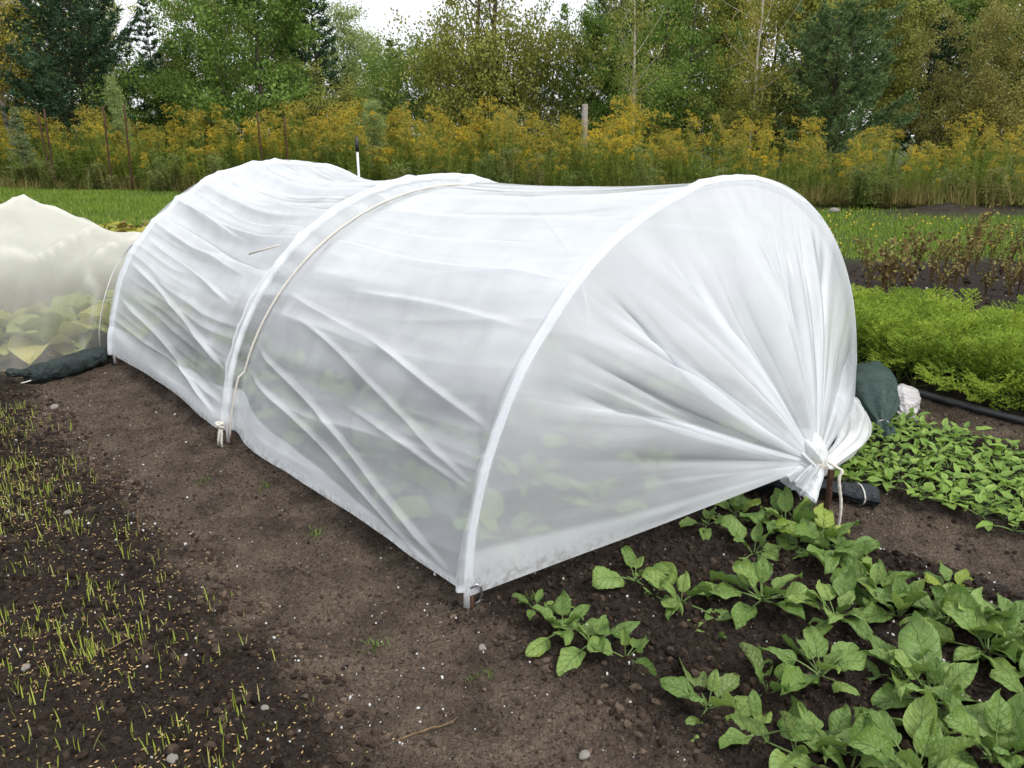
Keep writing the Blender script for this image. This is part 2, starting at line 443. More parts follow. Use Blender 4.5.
# gathered ends: pleats that really fold over each other
def gathered_end(t0, sgn, gs, gt, gz, nr, nph, k1, k2, seed, ring_r, hh):
    rho = np.linspace(0, 1, nr) ** 0.9; ph = np.linspace(0.03, math.pi - 0.03, nph)
    RH, PH = np.meshgrid(rho, ph, indexing='ij')
    wp = PH + 0.22 * np.sin(2.3 * PH + seed) + 0.10 * np.sin(5.7 * PH + 2 * seed)
    a_ = 0.35 + 1.3 * vnoise(PH * 4.1, PH * 0, seed); b_ = 0.35 + 1.2 * vnoise(PH * 8.0, PH * 0, seed + 1)
    gro = sstep(0.0, 0.55, RH) * (0.2 + 0.8 * RH)
    x1 = k1 * wp + 0.5 * np.sin(3 * RH + seed); x2 = k2 * wp + 1.5 * RH
    tri = lambda q: np.arcsin(0.975 * np.sin(q)) / 1.347
    x3 = 2.6 * k2 * wp + 2.2 * np.sin(4 * PH)
    slide = gro * (1.5 * a_ / k1 * tri(x1) + 1.5 * b_ / k2 * tri(x2) + 0.9 * b_ / (2.6 * k2) * np.sin(x3))
    edge = sstep(0.0, 0.25, PH) * sstep(math.pi, math.pi - 0.25, PH)
    P2 = np.clip(PH + slide * edge, 0.01, math.pi - 0.01)
    s0, z0 = hoop_at(P2, hh, 0.021)
    # ring the pleats run into
    ra = math.pi - P2 * 1.0
    ps = gs + ring_r * np.cos(ra) * 1.0; pz_ = gz + ring_r * np.sin(ra) * 1.3 - 0.01
    e = RH
    lin_s = s0 * (1 - e) + ps * e; lin_z = z0 * (1 - e) + pz_ * e; lin_t = t0 * (1 - e) + gt * e
    cell = (1 - e) * 3.4 / k1
    nrm = gro * (0.32 * a_ * cell * tri(x1 + 1.57) + 0.13 * b_ * cell * tri(x2 + 1.57) + 0.03 * cell * np.cos(x3)) * edge
    nrm += 0.012 * fbm(PH * 6, RH * 2, seed + 5, 3) * np.sin(math.pi * e) + 0.025 * np.sin(math.pi * e ** 1.3) * np.sin(P2)
    # surface normal of the cone: outwards along the axis plus radial
    ax = sgn * 0.86; rd = 0.5
    S2 = lin_s + nrm * rd * -np.cos(P2); Z2 = np.maximum(lin_z + nrm * rd * np.sin(P2), 0.015); T2 = lin_t + nrm * ax
    add_op = 0.30 * sstep(0.40, 1.0, e) + 0.22 * sstep(0.22, 0.75, Z2) + 0.30 * sstep(0.16, 0.13, PH) + 0.30 * sstep(0.35, 0.9, np.abs(np.sin(x1 * 0.5)) ** 8 * a_) * sstep(0.05, 0.4, e) - 0.05  # opacity rising up the end repeats the roof's painted whiteness
    return bed(S2, T2, Z2).reshape(-1, 3), {'extra_opacity': add_op.ravel(), 'dirt': 0.8 * sstep(0.13, 0.04, PH).ravel() * sstep(0.7, 0.1, e).ravel()}, np.stack([PH, RH], -1).reshape(-1, 2)
NR, NPH = 120, 900
v_, l_, uv_ = gathered_end(-0.012, -1, G_S, G_T, G_Z, NR, NPH, 12, 31, 4, 0.020, H_HOOP[0])
tag(tpart('film_end', mesh_np('film_end', v_, [grid_faces(NR, NPH)], l_, uv_), m_cap), 'front end of the film pleated towards its tie')
v_, l_, uv_ = gathered_end(3.25, 1, 1.05, 3.95, 0.15, 60, 300, 8, 21, 9, 0.04, H_HOOP[2])
tag(tpart('film_end', mesh_np('film_end_back', v_, [grid_faces(60, 300)], l_, uv_), m_cap), 'far end of the film gathered behind the rear hoop')

# tail of film below the tie: a crumpled skirt
nl, na = 34, 140
LL, AA = np.meshgrid(np.linspace(0, 1, nl), np.linspace(0, 2 * math.pi, na), indexing='ij')
rad = 0.032 + 0.050 * LL ** 0.6 * (0.9 + 0.2 * np.sin(AA * 2 + 1))
rad = rad * (1 + (0.10 + 0.35 * LL) * np.sin(AA * 11 + 2 * np.sin(AA * 3)) * 0.6 + 0.25 * LL * fbm(AA * 3, LL * 3, 5, 3))
base = bed(G_S, G_T, G_Z); axd = np.array([-0.62, -0.22, -0.62]); axd /= np.linalg.norm(axd)
e1 = np.cross(axd, [0, 0, 1.0]); e1 /= np.linalg.norm(e1); e2 = np.cross(axd, e1)
ctr = base + LL[..., None] * 0.085 * axd + (LL ** 2)[..., None] * np.array([-0.02, -0.015, -0.012])
pts = ctr + rad[..., None] * (np.cos(AA)[..., None] * e1 + 0.75 * np.sin(AA)[..., None] * e2)
pts += 0.02 * (LL * fbm(AA * 4, LL * 5, 6, 3))[..., None] * axd
me = mesh_np('film_tail', pts.reshape(-1, 3), [grid_faces(nl, na)], {'extra_opacity': np.full(nl * na, 0.06)}, np.stack([AA, LL], -1).reshape(-1, 2))
tpart('film_tail', me, m_cap)

# knot of crushed film at the tie
nl, na = 40, 90
LL, AA = np.meshgrid(np.linspace(0, 1, nl), np.linspace(0, 2 * math.pi, na), indexing='ij')
rk = 0.060 * np.sin(math.pi * np.clip(LL, 0.02, 0.98)) ** 0.6 * (1 + 0.22 * np.sin(AA * 9 + 3 * np.sin(AA * 2) + LL * 2) + 0.5 * fbm(AA * 2.5, LL * 4, 44, 3))
kin = bed(1.13, 0.0, 0.55) - base; kin /= np.linalg.norm(kin)
k1_ = np.cross(kin, ZZ); k1_ /= np.linalg.norm(k1_); k2_ = np.cross(kin, k1_)
pts = base + (LL[..., None] * 0.17 - 0.035) * kin + rk[..., None] * (np.cos(AA)[..., None] * k1_ + np.sin(AA)[..., None] * k2_)
tpart('film_knot', mesh_np('film_knot', pts.reshape(-1, 3), [grid_faces(nl, na)], {'extra_opacity': np.zeros(nl * na)}, np.stack([LL, AA], -1).reshape(-1, 2)), m_roll)

# rolled surplus along the right-hand edge
nl, na = 60, 48
LL, AA = np.meshgrid(np.linspace(0, 1, nl), np.linspace(0, 2 * math.pi, na), indexing='ij')
ctrl = np.array([bed(G_S + 0.03, G_T - 0.01, G_Z - 0.03), bed(1.62, -0.30, 0.13), bed(1.98, -0.16, 0.085), bed(2.17, -0.04, 0.075), bed(2.26, 0.06, 0.05), bed(2.29, 0.16, 0.02)])
cx = np.stack([np.interp(LL[:, 0], np.linspace(0, 1, 6), ctrl[:, k]) for k in range(3)], -1)
for _ in range(6): cx[1:-1] = (cx[:-2] + 2 * cx[1:-1] + cx[2:]) / 4
Td = np.gradient(cx, axis=0); Td /= np.linalg.norm(Td, axis=1)[:, None]
N1 = np.cross(Td, ZZ); N1 /= np.linalg.norm(N1, axis=1)[:, None]; N2 = np.cross(N1, Td)
rr = (0.026 + 0.030 * sstep(0, 0.35, LL)) * (1 + 0.16 * np.sin(AA * 5 + LL * 5) + 0.10 * np.sin(AA * 9 - LL * 7) + 0.25 * fbm(LL * 9, AA * 2, 15, 3))
pts = cx[:, None] + rr[..., None] * (np.cos(AA)[..., None] * N1[:, None] + 0.85 * np.sin(AA)[..., None] * N2[:, None])
pts[..., 2] = np.maximum(pts[..., 2], 0.004)
me = mesh_np('film_roll', pts.reshape(-1, 3), [grid_faces(nl, na)], {'extra_opacity': np.zeros(nl * na)}, np.stack([LL * 3, AA * 0.3], -1).reshape(-1, 2))
tpart('film_roll', me, m_roll)

# hoops: white pipe bows, each foot slipped over a rusty ground rod
m_pipe = mat_simple('white_pvc', (0.80, 0.81, 0.82), (0.70, 0.71, 0.71), 30, 0.35, 0.5)
m_rust = mat_simple('rusted_steel', (0.105, 0.050, 0.028), (0.055, 0.033, 0.024), 90, 0.85, 0.2, 0.4, 160)
m_wire = mat_simple('galvanised_wire', (0.42, 0.43, 0.44), (0.55, 0.56, 0.57), 60, 0.35, 0.5, metal=0.9)
m_rope = mat_simple('cotton_cord', (0.66, 0.61, 0.52), (0.78, 0.75, 0.68), 120, 0.9, 0.1, 0.6, 260)
for th_, hh_ in zip(T_HOOP, H_HOOP):
    a = np.linspace(0, math.pi, 72)
    s, z = hoop_at(a, hh_)
    z = np.maximum(z, 0.0); z[0] = z[-1] = -0.005
    mb = MB(); mb.tube(bed(s, np.full_like(a, th_), z), HOOP_R, 10)
    hp = tpart('hoop', mb.mesh('hoop'), m_pipe)
    for sd in (0.004, W_T - 0.004):
        mb = MB(); mb.tube(bed(np.full(3, sd), np.full(3, th_ - 0.012), np.array([-0.12, 0.0, 0.055])), 0.007, 7)
        r_ = link('ground_rod', mb.mesh('ground_rod'), m_rust, hp)
# wire hook that holds the front left corner to its rod
hk = [(-0.002, -0.018, 0.065), (0.010, -0.026, 0.075), (0.024, -0.030, 0.062), (0.026, -0.030, 0.036), (0.020, -0.028, 0.018), (0.008, -0.022, 0.012)]
mb = MB(); mb.tube(bed(*np.array(hk).T), 0.0035, 7)
tpart('corner_hook', mb.mesh('corner_hook'), m_wire)

# lashing rope over the middle hoop, knotted at the left foot
def twisted(mb, pts, r, k=8):
    pts = np.asarray(pts); d = np.r_[0, np.cumsum(np.linalg.norm(np.diff(pts, axis=0), axis=1))]
    mb.tube(pts, r * (1 + 0.10 * np.sin(d / r * 1.3)), k)
a = np.linspace(0.02, math.pi - 0.02, 160)
rt = T_HOOP[1] - 0.02 - 0.115 * np.sin(a) ** 0.8
s, z = hoop_at(a, 1.05); s = s + np.cos(a) * 0.026; z = np.maximum(z - np.sin(a) * 0.026, 0.02)
s[:14] -= 0.020 * np.linspace(1.6, 1, 14)
mb = MB(); twisted(mb, bed(s, rt, z), 0.0046)
tpart('lashing_rope', mb.mesh('lashing_rope'), m_rope)
mb = MB()
kb = bed(-0.042, T_HOOP[1] - 0.025, 0.085)
qa = np.linspace(0, 2 * math.pi * 2.6, 60)
twisted(mb, kb + np.stack([0.013 * np.cos(qa), 0.010 * np.sin(qa), 0.012 * np.sin(qa * 0.62) ], -1), 0.0055)
twisted(mb, kb + np.array([[0, 0, 0], [-0.004, -0.006, -0.03], [-0.010, -0.008, -0.06], [-0.014, -0.004, -0.088]]), 0.0050)
twisted(mb, kb + np.array([[0.004, 0, 0], [0.006, -0.004, -0.035], [0.002, -0.010, -0.07], [0.004, -0.012, -0.092]]), 0.0050)
tpart('rope_knot', mb.mesh('rope_knot'), m_rope)
mb = MB(); s, z = hoop_at(np.array([0.74, 0.80]), 1.075); mb.tube(bed(s + np.array([-0.05, -0.02]), np.array([1.80, 1.66]), z + np.array([0.02, 0.02])), 0.0045, 6)
tpart('cord_end', mb.mesh('cord_end'), m_rope)

# cord round the gathered film, its loose end hanging to the ground
mb = MB()
qa = np.linspace(0, 2 * math.pi * 2.2, 70)
twisted(mb, base + 0.040 * (np.cos(qa)[:, None] * e1 + 0.85 * np.sin(qa)[:, None] * e2) + (qa / qa[-1] * 0.016 - 0.008)[:, None] * axd, 0.0042)
tpart('tie_cord', mb.mesh('tie_cord'), m_rope)
stake_p = bed(1.28, -0.415)
sp = stake_p
cd = np.array([base + [0.035, -0.02, 0.012], base + [0.055, -0.035, 0.0], base + [0.075, -0.05, -0.008], base + [0.062, -0.055, -0.03], base + [0.068, -0.06, -0.07],
               base + [0.078, -0.06, -0.11], base + [0.080, -0.065, -0.15], base + [0.079, -0.065, -0.205]])
tq = np.linspace(0, 1, 50); cd2 = np.stack([np.interp(tq, np.linspace(0, 1, len(cd)), cd[:, k]) for k in range(3)], -1)
for _ in range(4): cd2[1:-1] = (cd2[:-2] + 2 * cd2[1:-1] + cd2[2:]) / 4
mb = MB(); twisted(mb, cd2, 0.0052)
tpart('cord_tail', mb.mesh('cord_tail'), m_rope)
# stake that anchors the tie
mb = MB()
sx = base + np.array([0.048, -0.028, 0])
zz_ = np.linspace(-0.12, G_Z - 0.015, 12)
mb.tube(np.stack([sx[0] + 0 * zz_, sx[1] + 0 * zz_, zz_], -1) + 0.0015 * rng.normal(size=(12, 3)), 0.0105 + 0.0006 * rng.normal(size=12), 8)
st_ = link('ground_stake', mb.mesh('ground_stake', False), m_rust)
tag(st_, 'rusty brown stake holding the tied end of the plastic tunnel', 'stake')

# ------------------------------------------------------------------ leaf builder (petiole + blade), leaves point along +X
def leaf_mesh(name, L, W, pet, arch, cup, wave, seed, nu=13, nv=9, pr=0.003, point=0.62, twist=0.0, puck=0.035, roll=0.0, tip=0.75):
    r_ = np.random.default_rng(seed)
    n = 60; tot = pet + L
    l = np.linspace(0, tot, n); ang = -arch * (l / tot) ** 1.4
    cx = np.r_[0, np.cumsum(np.cos(ang[:-1]) * np.diff(l))]; cz = np.r_[0, np.cumsum(np.sin(ang[:-1]) * np.diff(l))]
    f = lambda q: np.stack([np.interp(q, l, cx), np.zeros_like(q), np.interp(q, l, cz)], -1)
    u = np.linspace(0, 1, nu); v = np.linspace(-1, 1, nv)
    UU, VV = np.meshgrid(u, v, indexing='ij')
    shp = np.sin(math.pi * np.clip(UU, 0.0, 1) ** point) ** tip
    shp = shp * (1 + 0.06 * np.sin(UU * 9 + seed) * np.sign(VV))
    c = f(pet + u * L)[:, None, :] * np.ones((1, nv, 1))
    aa = np.interp(pet + u * L, l, ang)[:, None]
    nrm = np.stack([-np.sin(aa), 0 * aa, np.cos(aa)], -1)
    y = VV * shp * W / 2
    rib = 0.5 + 0.5 * np.cos(2 * math.pi * (UU * 5.5 - np.abs(VV) * 1.6))
    hgt = cup * np.abs(VV) ** 1.5 * shp * W / 2 + wave * W * np.sin(UU * 8 + seed * 1.7 + VV * 1.2) * VV ** 2 * shp
    hgt += -puck * W * rib * (1 - np.abs(VV)) * 0.9 * (np.abs(VV) > 0.05) + puck * W * 2.0 * (vnoise(UU * 9, VV * 5, seed) - 0.5) + puck * W * 1.2 * (vnoise(UU * 19, VV * 10, seed + 3) - 0.5)
    hgt -= (np.abs(VV) < 0.05) * puck * W * 0.8
    hgt += twist * VV * UU * W - roll * W * np.clip(np.abs(VV) - .6, 0, 1) ** 2 * 3 * shp
    P_ = c + nrm * hgt[..., None]; P_[..., 1] += y * (1 - 0.25 * abs(cup))
    mb = MB()
    mb.add(P_.reshape(-1, 3), None, grid_faces(nu, nv), np.stack([UU, VV * 0.5 + 0.5], -1).reshape(-1, 2), pet=0.0)
    pl = f(np.linspace(0, pet + L * 0.25, 6)); pl[:, 2] -= np.array([0, 0, 0, 0, .4, .8]) * pr
    k = 5; rad = pr * np.linspace(1.25, 0.5, 6)
    mb.tube(pl, rad, k, False, pet=1.0)
    return mb.mesh(name, True, True)
def leaf_mat(name, stops, vein, rough=0.36, tr=0.22, petc=(0.20, 0.30, 0.09), blotch=None):
    t = NT(name); sep = t.n('ShaderNodeSeparateXYZ'); t.l(t.uv(), sep.inputs[0]); u, v = sep.outputs[0], sep.outputs[1]
    P = t.ocoord()
    f = t.math('ADD', t.math('MULTIPLY', t.obj_rand(), 0.75), t.math('MULTIPLY', t.noise(P, 22, 3), 0.25))
    c = t.ramp(f, stops)
    c = t.mix(t.lin(t.noise(P, 70, 4), 0.35, 0.7, 0, 0.35), c, t.mix(1.0, c, (0.62, 0.66, 0.55), 'MULTIPLY'))
    av = t.math('ABSOLUTE', t.math('SUBTRACT', v, 0.5))
    fr = t.math('FRACT', t.math('SUBTRACT', t.math('MULTIPLY', u, 5.5), t.math('MULTIPLY', av, 3.2)))
    side = t.lin(t.math('ABSOLUTE', t.math('SUBTRACT', fr, 0.5)), 0.0, 0.09, 1, 0)
    mid = t.lin(av, 0.0, 0.022, 1, 0)
    ve = t.math('MAXIMUM', t.math('MULTIPLY', side, 0.5), mid)
    c = t.mix(t.math('MULTIPLY', side, t.lin(t.noise(P, 40, 2), 0.35, 0.65, 0.0, 0.20)), c, t.mix(1.0, c, (0.45, 0.55, 0.40), 'MULTIPLY'))
    c = t.mix(t.math('MULTIPLY', mid, 0.6), c, vein)
    if blotch:
        c = t.mix(t.lin(t.noise(P, 35, 4, 0.6), 0.60, 0.68, 0, 0.8), c, blotch)
    c = t.mix(t.attr('pet'), c, petc)
    hb = t.math('ADD', t.math('MULTIPLY', t.noise(P, 110, 3), 0.5), t.math('MULTIPLY', ve, -0.28))
    nb = t.bump(hb, 0.9, 0.010)
    return t.done(t.mixs(tr, t.pbsdf(c, rough, 0.42, nb), t.transl(c)))
GREENS = [(0.0, (0.110, 0.195, 0.040)), (0.45, (0.172, 0.275, 0.062)), (0.75, (0.225, 0.335, 0.082)), (1.0, (0.310, 0.415, 0.085))]
m_spin = leaf_mat('spinach_leaf', GREENS, (0.25, 0.36, 0.14))
m_spin_y = leaf_mat('spinach_leaf_yellowing', [(0.0, (0.12, 0.22, 0.04)), (0.5, (0.20, 0.30, 0.04)), (1.0, (0.34, 0.40, 0.05))], (0.30, 0.38, 0.12))
m_spin_e = leaf_mat('spinach_leaf_eaten', [(0.0, (0.15, 0.22, 0.06)), (1.0, (0.22, 0.30, 0.09))], (0.30, 0.36, 0.16), blotch=(0.06, 0.05, 0.02))
SP = []
for i in range(14):
    L_ = 0.100 + 0.03 * random.random()
    SP.append(leaf_mesh('spinach_leaf_%d' % i, L_, L_ * (0.58 + 0.20 * random.random()), 0.035 + 0.035 * random.random(),
              0.25 + 0.95 * random.random(), -0.3 + 1.1 * random.random(), 0.04 + 0.08 * random.random(), 30 + i,
              nu=20, nv=13, puck=0.042, roll=random.uniform(-.2, .5), tip=0.62, point=0.66 + 0.22 * random.random(), twist=random.uniform(-0.35, 0.35)))
def with_mat(meshes, mat):
    out = []
    for m in meshes:
        c = m.copy(); c.materials.clear(); c.materials.append(mat); out.append(c)
    return out
SPg = with_mat(SP, m_spin); SPy = with_mat(SP, m_spin_y); SPe = with_mat(SP[:4], m_spin_e)
def rosette(name, loc, n, size, pools, elev=(12, 60), spread=1.0, part='leaf', rz0=None, azim=None):
    """a plant: Empty at the crown, one mesh per leaf"""
    root = empty(name, loc, 0)
    rz0 = random.random() * 6.28 if rz0 is None else rz0
    for i in range(n):
        pool, = random.choices([q for q, _ in pools], [w for _, w in pools])
        o = link(part, random.choice(pool), None, root)
        f = i / max(n - 1, 1)                          # outer leaves first, then the upright heart
        el = elev[0] + (elev[1] - elev[0]) * f ** 1.2 + random.uniform(-9, 9)
        az = rz0 + i * 2.399 + random.uniform(-0.35, 0.35)
        if azim is not None: az = azim[i % len(azim)] + random.uniform(-0.2, 0.2)
        sc = size * (1.08 - 0.42 * f) * random.uniform(0.82, 1.15)
        o.rotation_euler = (random.uniform(-0.25, 0.25), -R(el), az)
        o.scale = (sc, sc, sc)
        o.location = (0.006 * math.cos(az), 0.006 * math.sin(az), 0.004)
    return root
def on_soil(px, py):
    p_ = on_ground(px, py, 0.0); z = ghs(p_[0], p_[1])
    p_ = on_ground(px, py, z); return (p_[0], p_[1], ghs(p_[0], p_[1]) - 0.004)
GRP = 'spinach plants in the open bed'
PLAIN = 'leafy green spinach plant in the open bed before the tunnel'
SPINACH = [  # px, py, leaves, size, kind, label
 (562, 629, 8, .92, 'g', None), (592, 641, 7, .95, 'g', None), (626, 657, 4, .70, 'g', 'sparse small spinach plant with one upright pointed leaf'),
 (534, 607, 5, .50, 'g', 'tiny spinach plant beside the corner hook of the tunnel'), (636, 581, 6, 1.05, 'g', None), (681, 603, 7, .95, 'g', None),
 (706, 527, 6, .62, 'g', 'small thin-leaved spinach plant under the lifted film edge'), (754, 549, 7, .90, 'g', None), (762, 600, 11, 1.15, 'g', None),
 (737, 517, 8, 1.08, 'gy', 'yellowish green spinach plant under the tied end of the tunnel'), (786, 526, 10, 1.12, 'g', None),
 (822, 548, 10, 1.15, 'yy', 'spinach plant with bright yellow leaves below the hanging cord'),
 (848, 557, 7, .90, 'gy', None), (836, 615, 10, 1.08, 'g', None), (708, 707, 6, 1.0, 'e', 'spinach plant with pale insect-eaten leaf at edge of bed'),
 (769, 692, 7, .95, 'e', None), (820, 677, 9, 1.0, 'g', None), (797, 755, 6, .90, 'e', None), (832, 752, 6, .90, 'g', None),
 (898, 616, 9, 1.12, 'g', None), (948, 625, 11, 1.18, 'g', None), (988, 652, 10, 1.3, 'g', None), (1014, 632, 8, 1.05, 'g', None),
 (906, 677, 8, 1.0, 'g', None), (932, 702, 10, 1.3, 'g', None), (996, 752, 12, 1.42, 'g', None), (915, 775, 9, 1.3, 'g', None), (850, 772, 6, .95, 'g', None),
 (1036, 708, 9, 1.1, 'g', None), (1060, 760, 9, 1.15, 'g', None), (951, 589, 7, .85, 'gy', 'small yellow-green spinach plant at far edge of bed by path'), (874, 598, 9, 1.02, 'g', None),
 (760, 735, 3, .95, 'g', None), (655, 595, 3, .6, 'g', None), (1050, 660, 8, 1.1, 'g', None), (720, 640, 2, .5, 'g', 'two-leaved spinach seedling in bare soil'),
]
for px, py, n, sz, kind, lab in SPINACH:
    pools = {'g': [(SPg, 1)], 'gy': [(SPg, .6), (SPy, .4)], 'yy': [(SPg, .5), (SPy, .5)], 'e': [(SPg, .7), (SPe, .3)]}[kind]
    o = rosette('spinach_plant', on_soil(px, py), int(n * 1.2 + .5), sz * .84, pools, (12, 74))
    PLAIN = ('big many-leaved green spinach plant in the open bed' if sz >= 1.1 else 'sparse few-leaved green spinach plant in the open bed' if n <= 4 else 'middling green spinach plant with broad leaves in the open bed')
    lb = lab or {'g': PLAIN, 'gy': 'green spinach plant with a few yellowish leaves', 'e': 'spinach plant with some leaves eaten into pale windows'}[kind]
    tag(o, lb, 'spinach', GRP)
# plants inside the tunnel, in rows along it
for s in (0.30, 0.68, 1.10, 1.55, 1.95):
    t_ = 0.12 + random.random() * 0.1
    while t_ < 3.1:
        q = bed(s + random.uniform(-.05, .05), t_); z = ghs(q[0], q[1])
        o = rosette('spinach_plant', (q[0], q[1], z - 0.004), random.randint(7, 10), random.uniform(0.85, 1.2), [(SPg, .85), (SPy, .15)], (15, 70))
        tag(o, 'spinach plant growing in a row under the plastic film', 'spinach', 'spinach rows inside the tunnel')
        t_ += random.uniform(0.26, 0.34) if s < 1.0 else random.uniform(0.38, 0.5)

# ------------------------------------------------------------------ young spinach bed
m_young = leaf_mat('young_spinach_leaf', [(0.0, (0.16, 0.29, 0.045)), (0.5, (0.25, 0.40, 0.065)), (0.85, (0.32, 0.48, 0.09)), (1.0, (0.42, 0.52, 0.08))], (0.20, 0.33, 0.10), 0.4, 0.3)
YL = [leaf_mesh('young_leaf_%d' % i, 0.042 + 0.012 * random.random(), 0.026 + 0.010 * random.random(), 0.03 + 0.015 * random.random(), 0.5 + 0.8 * random.random(),
      -0.2 + 0.6 * random.random(), 0.05, 60 + i, 6, 5, 0.0016, 0.62, puck=0.02) for i in range(6)]
YLm = with_mat(YL, m_young)
cnt = 0
pts_y = []
for _ in range(4000):
    s = random.uniform(1.60, 2.36); t_ = random.uniform(-1.25, -0.16)
    if t_ > -0.22 and s < 1.8: continue
    if s < 1.70 + 0.06 * math.sin(t_ * 9) and random.random() < 0.6: continue
    q = bed(s, t_)
    if any((q[0] - a) ** 2 + (q[1] - b) ** 2 < 0.052 ** 2 for a, b in pts_y): continue
    pts_y.append((q[0], q[1]))
    if len(pts_y) >= 235: break
for x, y in pts_y:
    o = rosette('young_spinach', (x, y, ghs(x, y) - 0.003), random.choice((5, 6, 6, 7)), random.uniform(0.85, 1.3), [(YLm, 1)], (22, 72))
    tag(o, 'young bright green spinach plant in the densely sown bed', 'spinach', 'young spinach in the dense bed')
for px, py in ((835, 478), (848, 483), (842, 470), (856, 478)):
    o = rosette('young_spinach', on_soil(px, py), 6, 1.2, [(YLm, 1)], (22, 72))
    tag(o, 'young spinach plant growing beside the rusty stake', 'spinach', 'young spinach by the stake')

# ------------------------------------------------------------------ carrots
def frond(name, L, seed):
    r_ = np.random.default_rng(seed); mb = MB()
    l = np.linspace(0, L, 14); ang = R(8) - R(55 + 25 * r_.random()) * (l / L) ** 2.2
    x = np.r_[0, np.cumsum(np.cos(ang[:-1]) * np.diff(l))]; z = np.r_[0, np.cumsum(np.sin(ang[:-1]) * np.diff(l))]
    C = np.stack([x, 0 * x, z], -1)
    mb.tube(C, np.linspace(0.0024, 0.0008, 14), 4, False, pet=1.0, rnd=0.5)
    tri_v = []; 
    for f in np.linspace(0.42, 1.0, 11):
        p = np.array([np.interp(f * L, l, C[:, k]) for k in range(3)])
        for sd in (-1, 1):
            pl = L * 0.26 * math.sin(math.pi * min(1, (f - 0.32) / 0.72) ** 0.8) + 0.015
            d = np.array([0.65, sd * 0.9, 0.25 * r_.normal()]); d /= np.linalg.norm(d)
            for j in range(9):
                b = p + d * pl * (j + 1) / 9
                for s2 in (-1, 1, 0):
                    e = d * 0.8 + np.array([0.5 * r_.normal(), s2 * 0.9 + 0.3 * r_.normal(), 0.6 * r_.normal()]); e /= np.linalg.norm(e)
                    sz = 0.0145 * (0.7 + 0.6 * r_.random()); n_ = np.cross(e, r_.normal(size=3)); n_ /= np.linalg.norm(n_)
                    tri_v += [b - n_ * sz * 0.22, b + n_ * sz * 0.22, b + e * sz]
    tv = np.array(tri_v); k = len(tv) // 3
    mb.add(tv, np.arange(len(tv)).reshape(-1, 3), None, pet=0.0, rnd=np.repeat(r_.random(k), 3))
    return mb.mesh(name, False)
t = NT('carrot_top')
f = t.math('ADD', t.math('MULTIPLY', t.attr('rnd'), 0.5), t.math('MULTIPLY', t.obj_rand(), 0.5))
c = t.ramp(f, [(0.0, (0.165, 0.265, 0.035)), (0.5, (0.310, 0.430, 0.055)), (0.9, (0.440, 0.540, 0.080)), (1.0, (0.54, 0.50, 0.06))])
c = t.mix(t.attr('pet'), c, (0.17, 0.24, 0.055))
m_car = t.done(t.mixs(0.40, t.pbsdf(c, 0.55, 0.25), t.transl(c)))
FR = [frond('carrot_frond_%d' % i, 0.34 + 0.09 * random.random(), 100 + i) for i in range(6)]
for m in FR: m.materials.append(m_car)
pts_c = []
for _ in range(5000):
    s = random.choice((2.98, 3.14, 3.32, 3.50, 3.68)) + random.uniform(-.03, .03); t_ = random.uniform(-1.15, 0.95)
    q = bed(s, t_)
    if any((q[0] - a) ** 2 + (q[1] - b) ** 2 < 0.082 ** 2 for a, b in pts_c): continue
    pts_c.append((q[0], q[1]))
    if len(pts_c) >= 125: break
for x, y in pts_c:
    root = empty('carrot_plant', (x, y, ghs(x, y) - 0.005), random.random() * 6.28)
    for i in range(7):
        o = link('frond', random.choice(FR), None, root)
        o.rotation_euler = (random.uniform(-.5, .5), -R(random.uniform(58, 87) if i < 5 else random.uniform(15, 45)), i * 2.4 + random.uniform(-.4, .4))
        sc = random.uniform(0.70, 1.05); o.scale = (sc, sc, sc)
    tag(root, 'bright green feathery carrot plant in the dense row behind the hose', 'carrot', 'carrot tops in the bed')

# ------------------------------------------------------------------ irrigation pipe along the far path
hs = np.linspace(1.6, -2.4, 60)
hp_ = bed(2.84 + 0.025 * np.sin(hs * 2.1) + 0.012 * np.sin(hs * 5), hs)
hp_[:, 2] = ground_h(hp_[:, 0], hp_[:, 1])
for _ in range(5): hp_[1:-1, 2] = (hp_[:-2, 2] + 2 * hp_[1:-1, 2] + hp_[2:, 2]) / 4
hp_[:, 2] += 0.016
m_hose = mat_simple('black_polyethylene', (0.018, 0.019, 0.021), (0.035, 0.036, 0.038), 12, 0.42, 0.5)
mb = MB(); mb.tube(hp_, 0.019, 12)
tag(link('irrigation_pipe', mb.mesh('irrigation_pipe'), m_hose), 'black irrigation pipe lying on the soil along the carrot bed', 'pipe')

